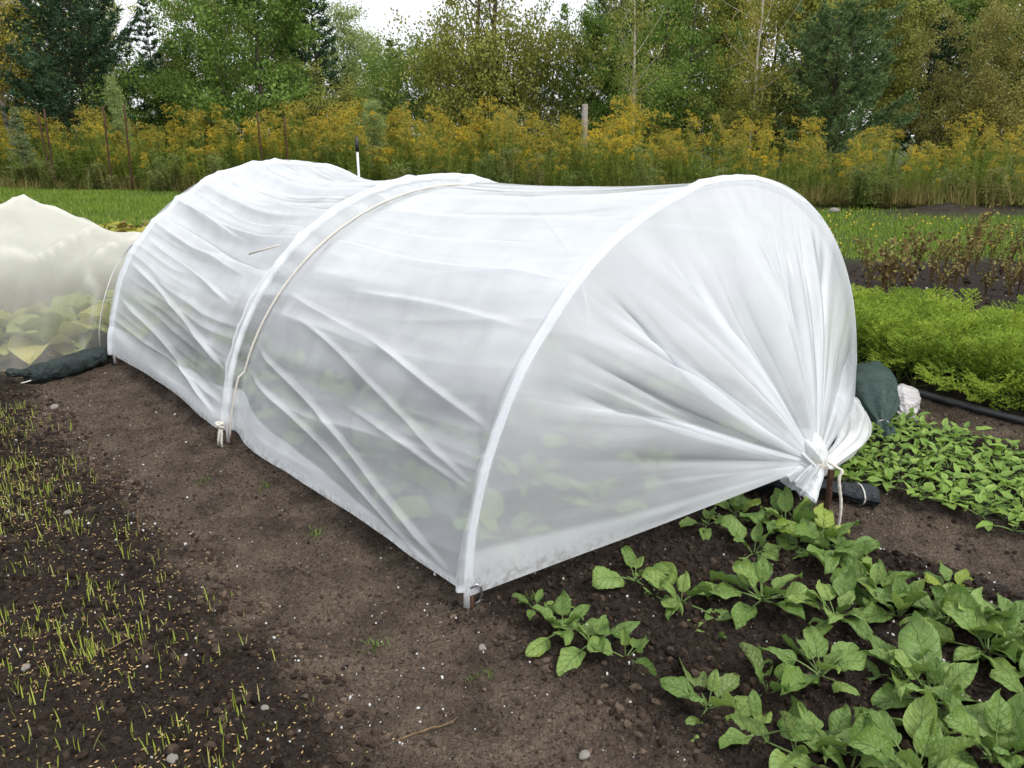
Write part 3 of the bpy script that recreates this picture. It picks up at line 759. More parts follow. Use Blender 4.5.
# ------------------------------------------------------------------ sandbags
def bag_mesh(name, ctrl, radii, flat=0.7, seed=0, wr=0.10, pleat=0, na=44, nl=70):
    ctrl = np.asarray(ctrl, float); q = np.linspace(0, 1, nl); k0 = np.linspace(0, 1, len(ctrl))
    C = np.stack([np.interp(q, k0, ctrl[:, k]) for k in range(3)], -1)
    for _ in range(4): C[1:-1] = (C[:-2] + 2 * C[1:-1] + C[2:]) / 4
    rd = np.interp(q, np.linspace(0, 1, len(radii)), radii)
    for _ in range(3): rd[1:-1] = (rd[:-2] + 2 * rd[1:-1] + rd[2:]) / 4
    T = np.gradient(C, axis=0); T /= np.linalg.norm(T, axis=1)[:, None]
    N1 = np.cross(T, ZZ); N1 /= np.linalg.norm(N1, axis=1)[:, None] + 1e-9; N2 = np.cross(N1, T)
    a = np.linspace(0, 2 * math.pi, na, endpoint=False)
    QQ, AA = np.meshgrid(q, a, indexing='ij')
    r = rd[:, None] * (1 + wr * 2 * fbm(QQ * 9, np.abs(AA - math.pi) * 1.6, seed, 4) + 0.05 * np.sin(QQ * 40 + 3 * np.sin(AA)) * wr * 4)
    if pleat:
        neck = np.clip(1 - rd / rd.max(), 0, 1)[:, None] ** 1.0
        r = r * (1 + 0.30 * neck * np.sin(AA * pleat + 2 * np.sin(AA * 2 + seed)))
    P_ = C[:, None] + r[..., None] * (np.cos(AA)[..., None] * N1[:, None] + flat * np.sin(AA)[..., None] * N2[:, None])
    i = np.arange(nl - 1)[:, None] * na; j = np.arange(na)[None]
    f4 = np.stack([i + j, i + (j + 1) % na, i + na + (j + 1) % na, i + na + j], -1).reshape(-1, 4)
    Vv = np.vstack([P_.reshape(-1, 3), C[:1], C[-1:]])
    f3 = [(q_, nl * na, (q_ + 1) % na) for q_ in range(na)] + [((nl - 1) * na + q_, (nl - 1) * na + (q_ + 1) % na, nl * na + 1) for q_ in range(na)]
    return mesh_np(name, Vv, [f4, np.array(f3)])
def bag_mat(name, c1, c2, rough=0.6, weave=900, tr=0.0):
    t = NT(name); P = t.ocoord()
    c = t.mix(t.lin(t.noise(P, 14, 4), 0.3, 0.7), c1, c2)
    wv = t.voro(P, weave)
    nb = t.bump(t.noise(P, 38, 5, 0.6, 0.8), 0.9, 0.02, t.bump(wv, 0.3, 0.002))
    return t.done(t.pbsdf(c, rough, 0.35, nb))
m_bag = bag_mat('dark_green_sandbag', (0.012, 0.022, 0.021), (0.030, 0.046, 0.043))
m_bag2 = bag_mat('green_mesh_sandbag', (0.016, 0.042, 0.034), (0.040, 0.075, 0.062))
m_bagw = bag_mat('pale_plastic_bag', (0.42, 0.40, 0.39), (0.62, 0.61, 0.61), 0.35)
m_blk = bag_mat('black_poly_bag', (0.008, 0.010, 0.013), (0.018, 0.024, 0.030), 0.45)
m_cordw = mat_simple('white_string', (0.55, 0.53, 0.48), (0.70, 0.68, 0.62), 90, 0.85, 0.1)
def gz_(p_, dz): return np.array([p_[0], p_[1], ghs(p_[0], p_[1]) + dz])
# long bag on the edge of the netting
e0, e1_ = on_ground(14, 383), on_ground(112, 359)
d_ = (e1_ - e0); Lb = np.linalg.norm(d_); d_ /= Lb
lb = tag(empty('sandbag', gz_((e0 + e1_) / 2, 0)), 'long dark green sandbag lying on the edge of the netting', 'sandbag')
cen = [gz_(e0 + d_ * Lb * f, 0.050) for f in (0.13, 0.2, 0.4, 0.6, 0.8, 0.97)]
o = link('bag', bag_mesh('sandbag_long', cen, [0.050, 0.062, 0.066, 0.070, 0.072, 0.070, 0.040], 0.80, 3, 0.20), m_bag, lb); o.matrix_parent_inverse = Matrix.Translation(-Vector(lb.location))
cen = [gz_(e0 + d_ * Lb * 0.16, 0.055), gz_(e0 + d_ * Lb * 0.06, 0.062), gz_(e0, 0.064), gz_(e0 - d_ * 0.02, 0.055)]
o = link('tied_end', bag_mesh('sandbag_neck', cen, [0.030, 0.042, 0.050, 0.032], 0.45, 8, 0.14, 7), m_bag, lb); o.matrix_parent_inverse = Matrix.Translation(-Vector(lb.location))
cen = [gz_(e1_ - d_ * 0.03, 0.05), gz_(e1_ + d_ * 0.03, 0.06), gz_(e1_ + d_ * 0.09 , 0.085)]
o = link('tied_end', bag_mesh('sandbag_neck2', cen, [0.022, 0.022, 0.035, 0.02], 0.6, 5, 0.14, 6), m_bag, lb); o.matrix_parent_inverse = Matrix.Translation(-Vector(lb.location))
mb = MB(); c0 = e0 + d_ * Lb * 0.16
ts = np.linspace(0, 1, 12); mb.tube(np.array([gz_(e0 + d_ * Lb * 0.10, 0.03) + np.array([0.01, -0.05, -0.005]) + f * (d_ * 0.10 + np.array([0.0, -0.012, -0.012 + 0.015 * math.sin(f * 3)])) for f in ts]), 0.004, 5)
o = link('string', mb.mesh('bag_string'), m_cordw, lb); o.matrix_parent_inverse = Matrix.Translation(-Vector(lb.location))
# green mesh bag and pale bag by the right side of the tunnel
bp = on_ground(872, 425)
gb = tag(empty('sandbag', gz_(bp, 0)), 'green mesh sandbag with its neck tied beside the tunnel', 'sandbag')
b0 = gz_(on_ground(872, 398), 0.085); b1 = gz_(on_ground(878, 428), 0.055)
dirb = (b1 - b0); dirb[2] = 0
cen = [b0 - dirb * 0.9, b0 - dirb * 0.3, b0 + dirb * 0.2, b0 + dirb * 0.62 - [0, 0, .01], b1 - [0, 0, .005], b1 + dirb * 0.22 - [-.015, 0, .012], b1 + dirb * 0.42 - [-0.02, 0, .045]]
o = link('bag', bag_mesh('mesh_bag', cen, [0.03, 0.10, 0.112, 0.105, 0.070, 0.022, 0.036, 0.040], 0.92, 13, 0.10, 9, 60, 90), m_bag2, gb); o.matrix_parent_inverse = Matrix.Translation(-Vector(gb.location))
mb = MB(); qa = np.linspace(0, 4 * math.pi, 40)
kp = b1 + dirb * 0.16 - np.array([-0.012, 0, 0.010]); ex = np.cross(dirb / np.linalg.norm(dirb), ZZ)
mb.tube(kp + 0.026 * np.cos(qa)[:, None] * ex + 0.026 * np.sin(qa)[:, None] * ZZ, 0.0028, 5)
mb.tube(kp + np.array([[0.02, -0.02, 0.015], [0.035, -0.03, 0.0], [0.03, -0.04, -0.03], [0.035, -0.045, -0.06]]), 0.0028, 5)
o = link('string', mb.mesh('bag_tie'), m_cordw, gb); o.matrix_parent_inverse = Matrix.Translation(-Vector(gb.location))
w0 = on_ground(902, 414)
wb = tag(empty('plastic_bag', gz_(w0, 0)), 'crumpled pale plastic sandbag lying behind the green mesh bag', 'bag')
wd = dirb / np.linalg.norm(dirb)
cen = [gz_(w0 - wd * 0.26 , 0.05), gz_(w0 - wd * 0.14, 0.07), gz_(w0 - wd * 0.04, 0.07), gz_(w0 + wd * 0.02, 0.055), gz_(w0 + wd * 0.07, 0.045), gz_(w0 + wd * 0.12, 0.02)]
o = link('bag', bag_mesh('pale_bag', cen, [0.03, 0.075, 0.080, 0.062, 0.028, 0.050, 0.036], 0.85, 23, 0.20, 8, 60, 80), m_bagw, wb); o.matrix_parent_inverse = Matrix.Translation(-Vector(wb.location))
mb = MB(); kp = gz_(w0 + wd * 0.035, 0.055); mb.tube(kp + 0.036 * np.cos(qa)[:, None] * ex + 0.034 * np.sin(qa)[:, None] * ZZ, 0.003, 5)
o = link('string', mb.mesh('bag_tie2'), m_cordw, wb); o.matrix_parent_inverse = Matrix.Translation(-Vector(wb.location))
# flat black bag under the tie
k0, k1 = on_ground(752, 494), on_ground(874, 497)
kb_ = tag(empty('sandbag', gz_((k0 + k1) / 2, 0)), 'flattened black sandbag pinched under the tied end of the tunnel', 'sandbag')
cen = [gz_(k0 + (k1 - k0) * f, z) for f, z in ((-0.12, .04), (0.1, .055), (0.3, .06), (0.48, .045), (0.62, .036), (0.8, .036), (1.0, .034))]
o = link('bag', bag_mesh('black_bag', cen, [0.03, 0.07, 0.075, 0.060, 0.026, 0.032, 0.046, 0.052], 0.62, 33, 0.10, 6, 48, 80), m_blk, kb_); o.matrix_parent_inverse = Matrix.Translation(-Vector(kb_.location))
mb = MB(); kd = (k1 - k0) / np.linalg.norm(k1 - k0); kp = gz_(k0 + (k1 - k0) * 0.88, 0.036); kx = np.cross(kd, ZZ)
aq = np.linspace(0, 2 * math.pi, 30); mb.tube(kp + 0.051 * np.cos(aq)[:, None] * kx + 0.033 * np.sin(aq)[:, None] * ZZ, 0.0032, 5)
o = link('stitching', mb.mesh('bag_stitch'), m_cordw, kb_); o.matrix_parent_inverse = Matrix.Translation(-Vector(kb_.location))

# ------------------------------------------------------------------ netting tunnel on the left, brassicas under it
t = NT('insect_netting')
uvv = t.uv()
wv = t.noise(t.mapping(uvv, (4, 2.4, 1), (0, 0, .3)), 1.0, 4, 0.55, 0.8)
nb = t.bump(wv, 0.35, 0.05)
op = t.math('ADD', t.lin(wv, 0.3, 0.7, -0.06, 0.06), t.math('ADD', t.attr('extra_opacity'), 0.16), clamp=True)
body = t.mixs(0.32, t.pbsdf((0.76, 0.76, 0.69), 0.8, 0.1, nb), t.transl((0.76, 0.76, 0.69), nb))
m_net = t.done(t.mixs(op, t.transp((0.97, 0.97, 0.93)), body))
net = tag(empty('net_tunnel', (-3.3, 4.9, 0)), 'low tunnel of pale insect netting over cabbages left of the plastic tunnel', 'net tunnel')
def npart(name, me, mat):
    o = link(name, me, mat, net); o.matrix_parent_inverse = Matrix.Translation(-Vector(net.location)); return o
f0 = np.array([-2.36, 4.36]); f1 = np.array([-5.6, 2.75])     # front edge on the soil, running off to the left
axn = (f1 - f0) / np.linalg.norm(f1 - f0); bkn = np.array([0.16, 0.987])
LN = 4.2; WN = 1.30
na_, nw_ = 150, 90
LA, WA = np.meshgrid(np.linspace(-0.32, LN, na_), np.linspace(0, 1, nw_), indexing='ij')
ridge = np.interp(LA, [-0.32, 0.0, 0.10, 0.45, 0.62, 0.80, 1.05, 1.6, 2.4, 4.2], [0.02, 0.62, 0.66, 0.80, 0.89, 0.84, 0.90, 1.0, 0.9, 0.95])
arch_ = np.sin(math.pi * WA ** 0.90) ** 0.62
zz = ridge * arch_
zz += arch_ * (0.16 * fbm(LA * 2.6, WA * 5, 3, 4) + 0.03 * np.sin(LA * 7 + WA * 4) - 0.16 * np.abs(vnoise(LA * 5 + WA * 3, WA * 4 - LA, 9) - .5)) * sstep(-0.2, 0.2, LA)
skew = -0.10 * (1 - WA) * np.sin(LA * 3) * 0.3
wpos = -0.04 + WA * WN + skew
X = f0[0] + axn[0] * LA + bkn[0] * wpos; Y = f0[1] + axn[1] * LA + bkn[1] * wpos
zz = np.maximum(zz, 0.008 + ground_h(X, Y))
add_op = 0.58 * sstep(0.12, 0.85, zz + .5 * fbm(LA * 2, WA * 4, 8, 3)) + 0.25 * np.exp(-(np.abs(vnoise(LA * 5 + WA * 3, WA * 4 - LA, 9) - .5) / .05) ** 2) + 0.05 * sstep(0.05, 0.35, LA) + 0.07 * sstep(0.3, 0.0, WA) * vnoise(LA * 14, WA * 2, 4) * 2
npart('netting', mesh_np('netting', np.stack([X, Y, zz], -1).reshape(-1, 3), [grid_faces(na_, nw_)], {'extra_opacity': add_op.ravel()},
      np.stack([LA, WA * 1.8], -1).reshape(-1, 2)), m_net)
for la in (0.04, 0.16 , 1.3, 2.6, 3.8):
    a = np.linspace(0, 1, 40); hz = np.interp(la, [0, 0.1, 0.45, 1.05, 1.6, 4.2], [0.62, 0.66, 0.8, 0.9, 0.98, 0.95]) - 0.006
    wp = -0.03 + a * WN; hzv = hz * np.sin(math.pi * a ** 0.90) ** 0.62
    if la == 0.16: continue
    mb = MB(); mb.tube(np.stack([f0[0] + axn[0] * la + bkn[0] * wp, f0[1] + axn[1] * la + bkn[1] * wp, np.maximum(hzv, -0.01)], -1), 0.004, 6)
    npart('wire_hoop', mb.mesh('wire_hoop'), m_wire)
# woven ground cloth beneath
t = NT('woven_ground_cloth'); P = t.pos()
cc = t.mix(t.lin(t.noise(P, 6, 4), 0.3, 0.7), (0.035, 0.037, 0.043), (0.075, 0.076, 0.082))
m_gc = t.done(t.pbsdf(cc, 0.6, 0.4, t.bump(t.noise(P, 12, 4), 0.4, 0.03)))
ga, gw = np.meshgrid(np.linspace(-0.05, LN, 60), np.linspace(0.12, WN, 24), indexing='ij')
gX = f0[0] + axn[0] * ga + bkn[0] * gw; gY = f0[1] + axn[1] * ga + bkn[1] * gw
gc = link('ground_cloth', mesh_np('ground_cloth', np.stack([gX, gY, ground_h(gX, gY) + 0.012], -1).reshape(-1, 3), [grid_faces(60, 24)]), m_gc)
tag(gc, 'dark woven ground cloth under the insect netting', 'ground cloth', kind='structure')
m_cab = leaf_mat('cabbage_leaf', [(0.0, (0.26, 0.33, 0.10)), (0.5, (0.40, 0.45, 0.15)), (0.8, (0.56, 0.54, 0.19)), (1.0, (0.66, 0.56, 0.25))], (0.55, 0.56, 0.38), 0.6, 0.2, (0.5, 0.52, 0.34))
m_cabo = leaf_mat('cabbage_leaf_withered', [(0.0, (0.50, 0.38, 0.17)), (1.0, (0.62, 0.50, 0.27))], (0.62, 0.55, 0.36), 0.7, 0.15, (0.6, 0.52, 0.34))
CB = [leaf_mesh('cabbage_leaf_%d' % i, 0.24 + 0.06 * random.random(), 0.19 + 0.06 * random.random(), 0.05, 0.5 + 0.9 * random.random(), 0.1 + 0.5 * random.random(), 0.12, 80 + i, 11, 9, 0.008, 0.75, puck=0.04) for i in range(5)]
CBg = with_mat(CB, m_cab); CBo = with_mat(CB, m_cabo)
for la, w in ((0.16, .45), (0.22, .78), (0.58, .50), (0.66, .86), (1.02, .48), (1.1, .85), (1.5, .5), (1.55, .9), (2.0, .6), (2.5, .6), (3.0, .6)):
    x = f0[0] + axn[0] * la + bkn[0] * w; y = f0[1] + axn[1] * la + bkn[1] * w
    o = rosette('cabbage_plant', (x, y, ghs(x, y)), 13, random.uniform(1.15, 1.45), [(CBg, 1)], (25, 78))
    for k in range(2 if la < 1.3 else 0):
        q_ = link('leaf', random.choice(CBo), None, o); az = math.atan2(-bkn[1], -bkn[0]) + random.uniform(-.9, .9)
        q_.rotation_euler = (random.uniform(-.3, .3), -R(random.uniform(-2, 12)), az); q_.location = (0.03 * math.cos(az), 0.03 * math.sin(az), 0.03)
        q_.scale = (0.75, 0.75, 0.75); q_['label'] = 'tan withered lower leaf'
    tag(o, 'pale green cabbage plant growing under the insect netting', 'cabbage', 'cabbages under the netting')

# ------------------------------------------------------------------ beets or chard gone red and yellow behind the netting
m_beet = leaf_mat('beet_leaf', [(0.0, (0.10, 0.12, 0.03)), (0.35, (0.30, 0.30, 0.04)), (0.6, (0.42, 0.38, 0.06)), (0.8, (0.12, 0.045, 0.03)), (1.0, (0.30, 0.36, 0.14))], (0.35, 0.25, 0.12), 0.6, 0.2, (0.25, 0.06, 0.05))
BL = with_mat(CB, m_beet)
for i in range(26):
    p_ = on_ground(random.uniform(86, 200), random.uniform(231, 245))
    o = rosette('beet_plant', gz_(p_, 0), 8, random.uniform(0.55, 0.85), [(BL, 1)], (20, 70))
    tag(o, 'beet plant with yellow and red leaves behind the netting', 'beet', 'beets behind the netting')

# ------------------------------------------------------------------ litter of the soil: clods, perlite, sown grain, sprouts
def soil_pts(n, s_rng, t_rng, keep=None):
    s = rng.uniform(*s_rng, n * 3); t_ = rng.uniform(*t_rng, n * 3); q = bed(s, t_)
    ok = (q[:, 1] > 0.9) & (q[:, 1] < 7.5)
    if keep is not None: ok &= keep(q[:, 0], q[:, 1], s, t_)
    q = q[ok][:n]; q[:, 2] = ground_h(q[:, 0], q[:, 1]); return q
def path_w(x, y): return zones(x, y)[0]
t = NT('soil_clods'); c = t.ramp(t.attr('rnd'), [(0.0, (0.012, 0.008, 0.006)), (0.6, (0.033, 0.023, 0.016)), (1.0, (0.070, 0.050, 0.036))])
c = t.mix(t.attr('path'), c, t.mix(1.0, c, (2.3, 2.4, 2.5), 'MULTIPLY'))
m_clod = t.done(t.pbsdf(c, 0.95, 0.15, t.bump(t.noise(t.pos(), 220, 3), 0.7, 0.004)))
def clods(n, s_rng, t_rng, lo, hi, keep):
    q = soil_pts(n, s_rng, t_rng, keep); n = len(q)
    sz = lo + (hi - lo) * rng.random(n) ** 4
    sc = sz[:, None] * rng.uniform(0.6, 1.25, (n, 3)); q[:, 2] += sz * 0.1
    return scatter(CL_V, CL_F, q, rot_rand(n), sc)
CL_V = np.vstack([OCT_V, np.array([[1, 1, 1], [-1, 1, 1], [1, -1, 1], [-1, -1, 1], [1, 1, -1], [-1, 1, -1], [1, -1, -1], [-1, -1, -1]]) * 0.62])
CL_F = []
for ax, (a, b, c_, d) in {0: (6, 10, 12, 8), 1: (7, 9, 13, 11), 2: (6, 7, 11, 10), 3: (8, 12, 13, 9), 4: (6, 8, 9, 7), 5: (10, 11, 13, 12)}.items():
    r4 = (a, b, c_, d)
    for k in range(4): CL_F.append((ax, r4[k], r4[(k + 1) % 4]))
CL_F = np.array(CL_F); CL_V = CL_V * (1 + 0.25 * rng.normal(size=(14, 1)).clip(-1, 1))
mb = MB()
for n, sr, tr, lo, hi, kp in ((20000, (-2.0, -0.40), (-0.8, 3.0), .0020, .013, None), (9000, (-0.05, 1.2), (-1.6, 0.05), .0020, .012, None),
                              (9000, (-0.6, 0.05), (-1.2, 3.3), .0012, .0065, None), (4200, (1.1, 2.9), (-1.6, 0.2), .002, .010, None), (2500, (3.5, 8.0), (-3, 3.5), .006, .03, None)):
    v_, f_, r_ = clods(n, sr, tr, lo, hi, kp); mb.add(v_, f_, None, rnd=r_, path=zones(v_[:, 0], v_[:, 1])[0])
o = link('soil_clods', mb.mesh('soil_clods', False), m_clod); tag(o, 'loose dark crumbs of soil strewn over beds and paths', 'soil crumbs', kind='stuff')
# perlite and shell grit
m_perl = mat_simple('perlite', (0.45, 0.45, 0.42), (0.68, 0.68, 0.67), 50, 0.9, 0.1)
mb = MB()
for n, sr, tr, pw_ in ((2600, (-2.2, -0.35), (-1.0, 3.0), 1), (1500, (-0.5, 1.3), (-1.6, 0.3), 1), (420, (-0.6, 0.05), (-1.2, 3.3), 1), (1100, (1.1, 2.9), (-1.6, 0.3), 1), (500, (4.0, 8.0), (-3, 3.5), 2.6)):
    q = soil_pts(n, sr, tr); n = len(q); sz = pw_ * (0.0009 + 0.0045 * rng.random(n) ** 6.0); q[:, 2] += sz * 0.6
    v_, f_, r_ = scatter(OCT_V, OCT_F, q, rot_rand(n), sz[:, None] * rng.uniform(0.6, 1.2, (n, 3))); mb.add(v_, f_, None, rnd=r_)
o = link('perlite_grit', mb.mesh('perlite_grit', False), m_perl); tag(o, 'white specks of perlite scattered in the dark soil', 'perlite', kind='stuff')
# sown grain and its sprouts, in patches on the left bed
def patch(x, y): return vnoise(x * 3.1, y * 3.1, 201)
t = NT('oat_grain'); c = t.ramp(t.attr('rnd'), [(0.0, (0.34, 0.21, 0.08)), (0.6, (0.52, 0.36, 0.15)), (1.0, (0.62, 0.48, 0.24))]); m_grain = t.done(t.pbsdf(c, 0.6, 0.3))
gk = lambda x, y, s, t_: (rng.random(len(x)) < 0.25 + 0.75 * sstep(0.35, 0.6, patch(x, y))) & (s + 0.15 * rng.normal(size=len(x)) < -0.62)
q = soil_pts(6500, (-1.5, -0.40), (-0.5, 2.8), gk); n = len(q); q[:, 2] += 0.0028
sc = np.stack([rng.uniform(.0042, .0070, n), rng.uniform(.0016, .0023, n), rng.uniform(.0014, .0019, n)], -1)
v_, f_, r_ = scatter(OCT_V, OCT_F, q, rot_z(rng.uniform(0, 6.28, n)), sc)
mb = MB(); mb.add(v_, f_, None, rnd=r_)
o = link('sown_grain', mb.mesh('sown_grain', True), m_grain); tag(o, 'tan oat grains sown broadcast over the left bed', 'grain', kind='stuff')
t = NT('grain_sprout'); sp_ = t.n('ShaderNodeSeparateXYZ')
c = t.ramp(t.attr('rnd'), [(0.0, (0.24, 0.33, 0.04)), (0.5, (0.38, 0.46, 0.06)), (0.85, (0.48, 0.52, 0.10)), (1.0, (0.58, 0.50, 0.22))])
c = t.mix(t.lin(t.attr('tip'), 0.0, 0.35, 0.6, 0), c, (0.34, 0.38, 0.18))
m_spr = t.done(t.mixs(0.4, t.pbsdf(c, 0.5, 0.3), t.transl(c)))
BV = []; 
for k, (z, w, b) in enumerate(((0, .032, 0), (.35, .030, .03), (.7, .024, .10), (1.0, .002, .22))): BV += [(b, -w, z), (b, w, z)]
BV = np.array(BV); BF = np.array([(0, 1, 3), (0, 3, 2), (2, 3, 5), (2, 5, 4), (4, 5, 7), (4, 7, 6)])
cl = soil_pts(1150, (-1.5, -0.45), (-0.3, 2.8), lambda x, y, s, t_: (rng.random(len(x)) < 0.16 + 0.84 * sstep(0.36, 0.66, patch(x, y))) & (s + 0.12 * rng.normal(size=len(x)) < -0.66))
pos = []
for p_ in cl:
    k = 1 + rng.poisson(2.2); pos.append(p_ + np.c_[rng.normal(0, 0.020, (k, 2)), np.zeros(k)])
pos = np.vstack(pos); pos[:, 2] = ground_h(pos[:, 0], pos[:, 1]) - 0.002; n = len(pos)
hgt = rng.uniform(0.014, 0.056, n); sc = np.stack([hgt, hgt * 0 + 0.046, hgt], -1)
lean = rng.normal(0, 0.16, n); Rz = rot_z(rng.uniform(0, 6.28, n)); Rl = np.zeros((n, 3, 3)); Rl[:, 0, 0] = np.cos(lean); Rl[:, 0, 2] = np.sin(lean); Rl[:, 1, 1] = 1; Rl[:, 2, 0] = -np.sin(lean); Rl[:, 2, 2] = np.cos(lean)
v_, f_, r_ = scatter(BV, BF, pos, Rz @ Rl, sc)
mb = MB(); mb.add(v_, f_, None, rnd=r_, tip=np.tile(BV[:, 2], n))
o = link('grain_sprouts', mb.mesh('grain_sprouts'), m_spr); tag(o, 'thin yellow-green grain sprouts in patches on the left bed', 'sprouts', kind='stuff')
# loose stones one can pick out
m_stone = mat_simple('pale_stone', (0.16, 0.145, 0.125), (0.28, 0.26, 0.235), 40, 0.8, 0.3, 0.3)
def stone(px, py, size, lab, seed):
    r2 = np.random.default_rng(seed)
    v = CL_V * (0.8 + 0.3 * r2.random((14, 1))) * np.array([1.2, 0.9, 0.6]) * size
    bm_v, bm_f = v, CL_F
    o = link('stone', mesh_np('stone', bm_v, [bm_f]), m_stone, None, np.array(on_soil(px, py)) + [0, 0, size * 0.4]); o.rotation_euler = (0, 0, r2.random() * 6)
    md = o.modifiers.new('round', 'SUBSURF'); md.levels = md.render_levels = 1
    tag(o, lab, 'stone')
for i, (px, py, sz, lab) in enumerate(((173, 759, .017, 'smooth grey stone among the grain sprouts'), (482, 648, .013, 'small tan pebble on the path below the corner hook'),
        (264, 705, .011, 'round beige pebble at the edge of the sprouted bed'), (54, 408, .026, 'pale stone on the path near the sandbag'), (68, 513, .018, 'flat grey stone in the sprouted bed'),
        (585, 758, .016, 'flat glassy grey stone on bare path soil'), (834, 208, .11, 'white rock on the dark earth bank before the meadow'), (25, 667, .014, 'bluish grey pebble in the sown bed'))):
    stone(px, py, sz, lab, 300 + i)
# twigs and dry stalks on the path
m_twig = mat_simple('dry_stalk', (0.10, 0.065, 0.040), (0.24, 0.17, 0.09), 60, 0.9, 0.1)
for i, (a, b, lab) in enumerate((((138, 536), (145, 511), 'short upright tan stalk at the path edge'), ((395, 742), (460, 722), 'dark twig lying across the path'), ((95, 655), (135, 638), 'dry straw lying among the sprouts'))):
    pa = np.array(on_soil(*a)); pb = np.array(on_soil(*b))
    if i == 0: pb = pa + [0.01, 0.0, 0.085]
    q_ = np.linspace(0, 1, 8)[:, None]; pts = pa * (1 - q_) + pb * q_ + rng.normal(0, 0.003, (8, 3)); pts[:, 2] += 0.008
    mb = MB(); mb.tube(pts, np.linspace(0.003, 0.0015, 8), 5)
    tag(link('twig', mb.mesh('twig'), m_twig), lab, 'twig')
# small weeds on the path
m_weed = mat_leafage('path_weed', [(0, (0.09, 0.14, 0.03)), (1, (0.18, 0.26, 0.06))])
for i, (px, py, lab) in enumerate(((318, 532, 'small green grass weed on the path beside the tunnel'), (266, 488, 'low mossy weed on the trodden path'), (482, 680, 'tiny weed below the corner of the tunnel'),
        (205, 480, 'flat green weed in the middle of the path'), (530, 598, 'small weed beside the tiny spinach'), (375, 652, 'bent grass shoot at the path edge'))):
    n = 26; p0 = np.array(on_soil(px, py)); r0 = rng.normal(0, 0.016, (n, 3)); r0[:, 2] = 0
    lean = rng.normal(0, 0.9, n); Rl = np.zeros((n, 3, 3)); Rl[:, 0, 0] = np.cos(lean); Rl[:, 0, 2] = np.sin(lean); Rl[:, 1, 1] = 1; Rl[:, 2, 0] = -np.sin(lean); Rl[:, 2, 2] = np.cos(lean)
    hg = rng.uniform(0.012, 0.032, n)
    v_, f_, r_ = scatter(BV, BF, r0, rot_z(rng.uniform(0, 6.28, n)) @ Rl, np.stack([hg, hg * 0 + 0.06, hg], -1))
    mb = MB(); mb.add(v_, f_, None, rnd=r_)
    tag(link('weed', mb.mesh('weed'), m_weed, None, p0), lab, 'weed')

# ------------------------------------------------------------------ lawn blades
t = NT('lawn_grass'); c = t.ramp(t.attr('rnd'), [(0.0, (0.100, 0.190, 0.022)), (0.5, (0.160, 0.275, 0.035)), (0.85, (0.225, 0.335, 0.050)), (1.0, (0.34, 0.36, 0.12))])
nz2 = t.noise(t.pos(), 0.9, 3)
c = t.mix(t.lin(nz2, 0.35, 0.7, 0, 0.6), c, t.mix(1.0, c, (1.5, 1.25, 0.9), 'MULTIPLY'))
m_lawn = t.done(t.mixs(0.35, t.pbsdf(c, 0.5, 0.25), t.transl(c)))
n = 170000
x = rng.uniform(-16, 12.5, n); f = rng.random(n); y = lawn_near(x) - 0.5 + (lawn_far(x) + 0.7 - lawn_near(x)) * f
ok = (np.abs(x) < 0.92 * y + 0.6) & (zones(x, y)[1] > rng.random(n) * 0.9) & (zones(x, y)[2] < 0.35); x, y = x[ok], y[ok]; n = len(x)
pos = np.stack([x, y, ground_h(x, y) - 0.005], -1)
hg = rng.uniform(0.03, 0.085, n) * (0.7 + 0.8 * vnoise(x * 1.1, y * 1.1, 55))
lean = rng.normal(0, 0.45, n); Rl = np.zeros((n, 3, 3)); Rl[:, 0, 0] = np.cos(lean); Rl[:, 0, 2] = np.sin(lean); Rl[:, 1, 1] = 1; Rl[:, 2, 0] = -np.sin(lean); Rl[:, 2, 2] = np.cos(lean)
TV = np.array([(0, -.5, 0), (0, .5, 0), (.15, 0, 1.0)]); TF = np.array([(0, 1, 2)])
v_, f_, r_ = scatter(TV, TF, pos, rot_z(rng.uniform(0, 6.28, n)) @ Rl, np.stack([hg, rng.uniform(0.010, 0.020, n), hg], -1))
mb = MB(); mb.add(v_, f_, None, rnd=r_)
o = link('lawn_grass', mb.mesh('lawn_grass', False), m_lawn); tag(o, 'short green lawn grass between the garden and the meadow', 'grass', kind='stuff')
m_dand = mat_simple('yellow_petal', (0.62, 0.45, 0.03), (0.75, 0.60, 0.06), 30, 0.6, 0.2)
x = rng.uniform(3.2, 9, 150); y = lawn_near(x) + rng.uniform(0.3, 4.5, 150); q = np.stack([x, y, ground_h(x, y) + rng.uniform(.05, .12, 150)], -1)
v_, f_, r_ = scatter(OCT_V, OCT_F, q, rot_rand(150), np.full(150, 0.014)); mb = MB(); mb.add(v_, f_, None, rnd=r_)
o = link('lawn_flowers', mb.mesh('lawn_flowers', False), m_dand); tag(o, 'tiny yellow flowers dotted over the lawn', 'flowers', kind='stuff')

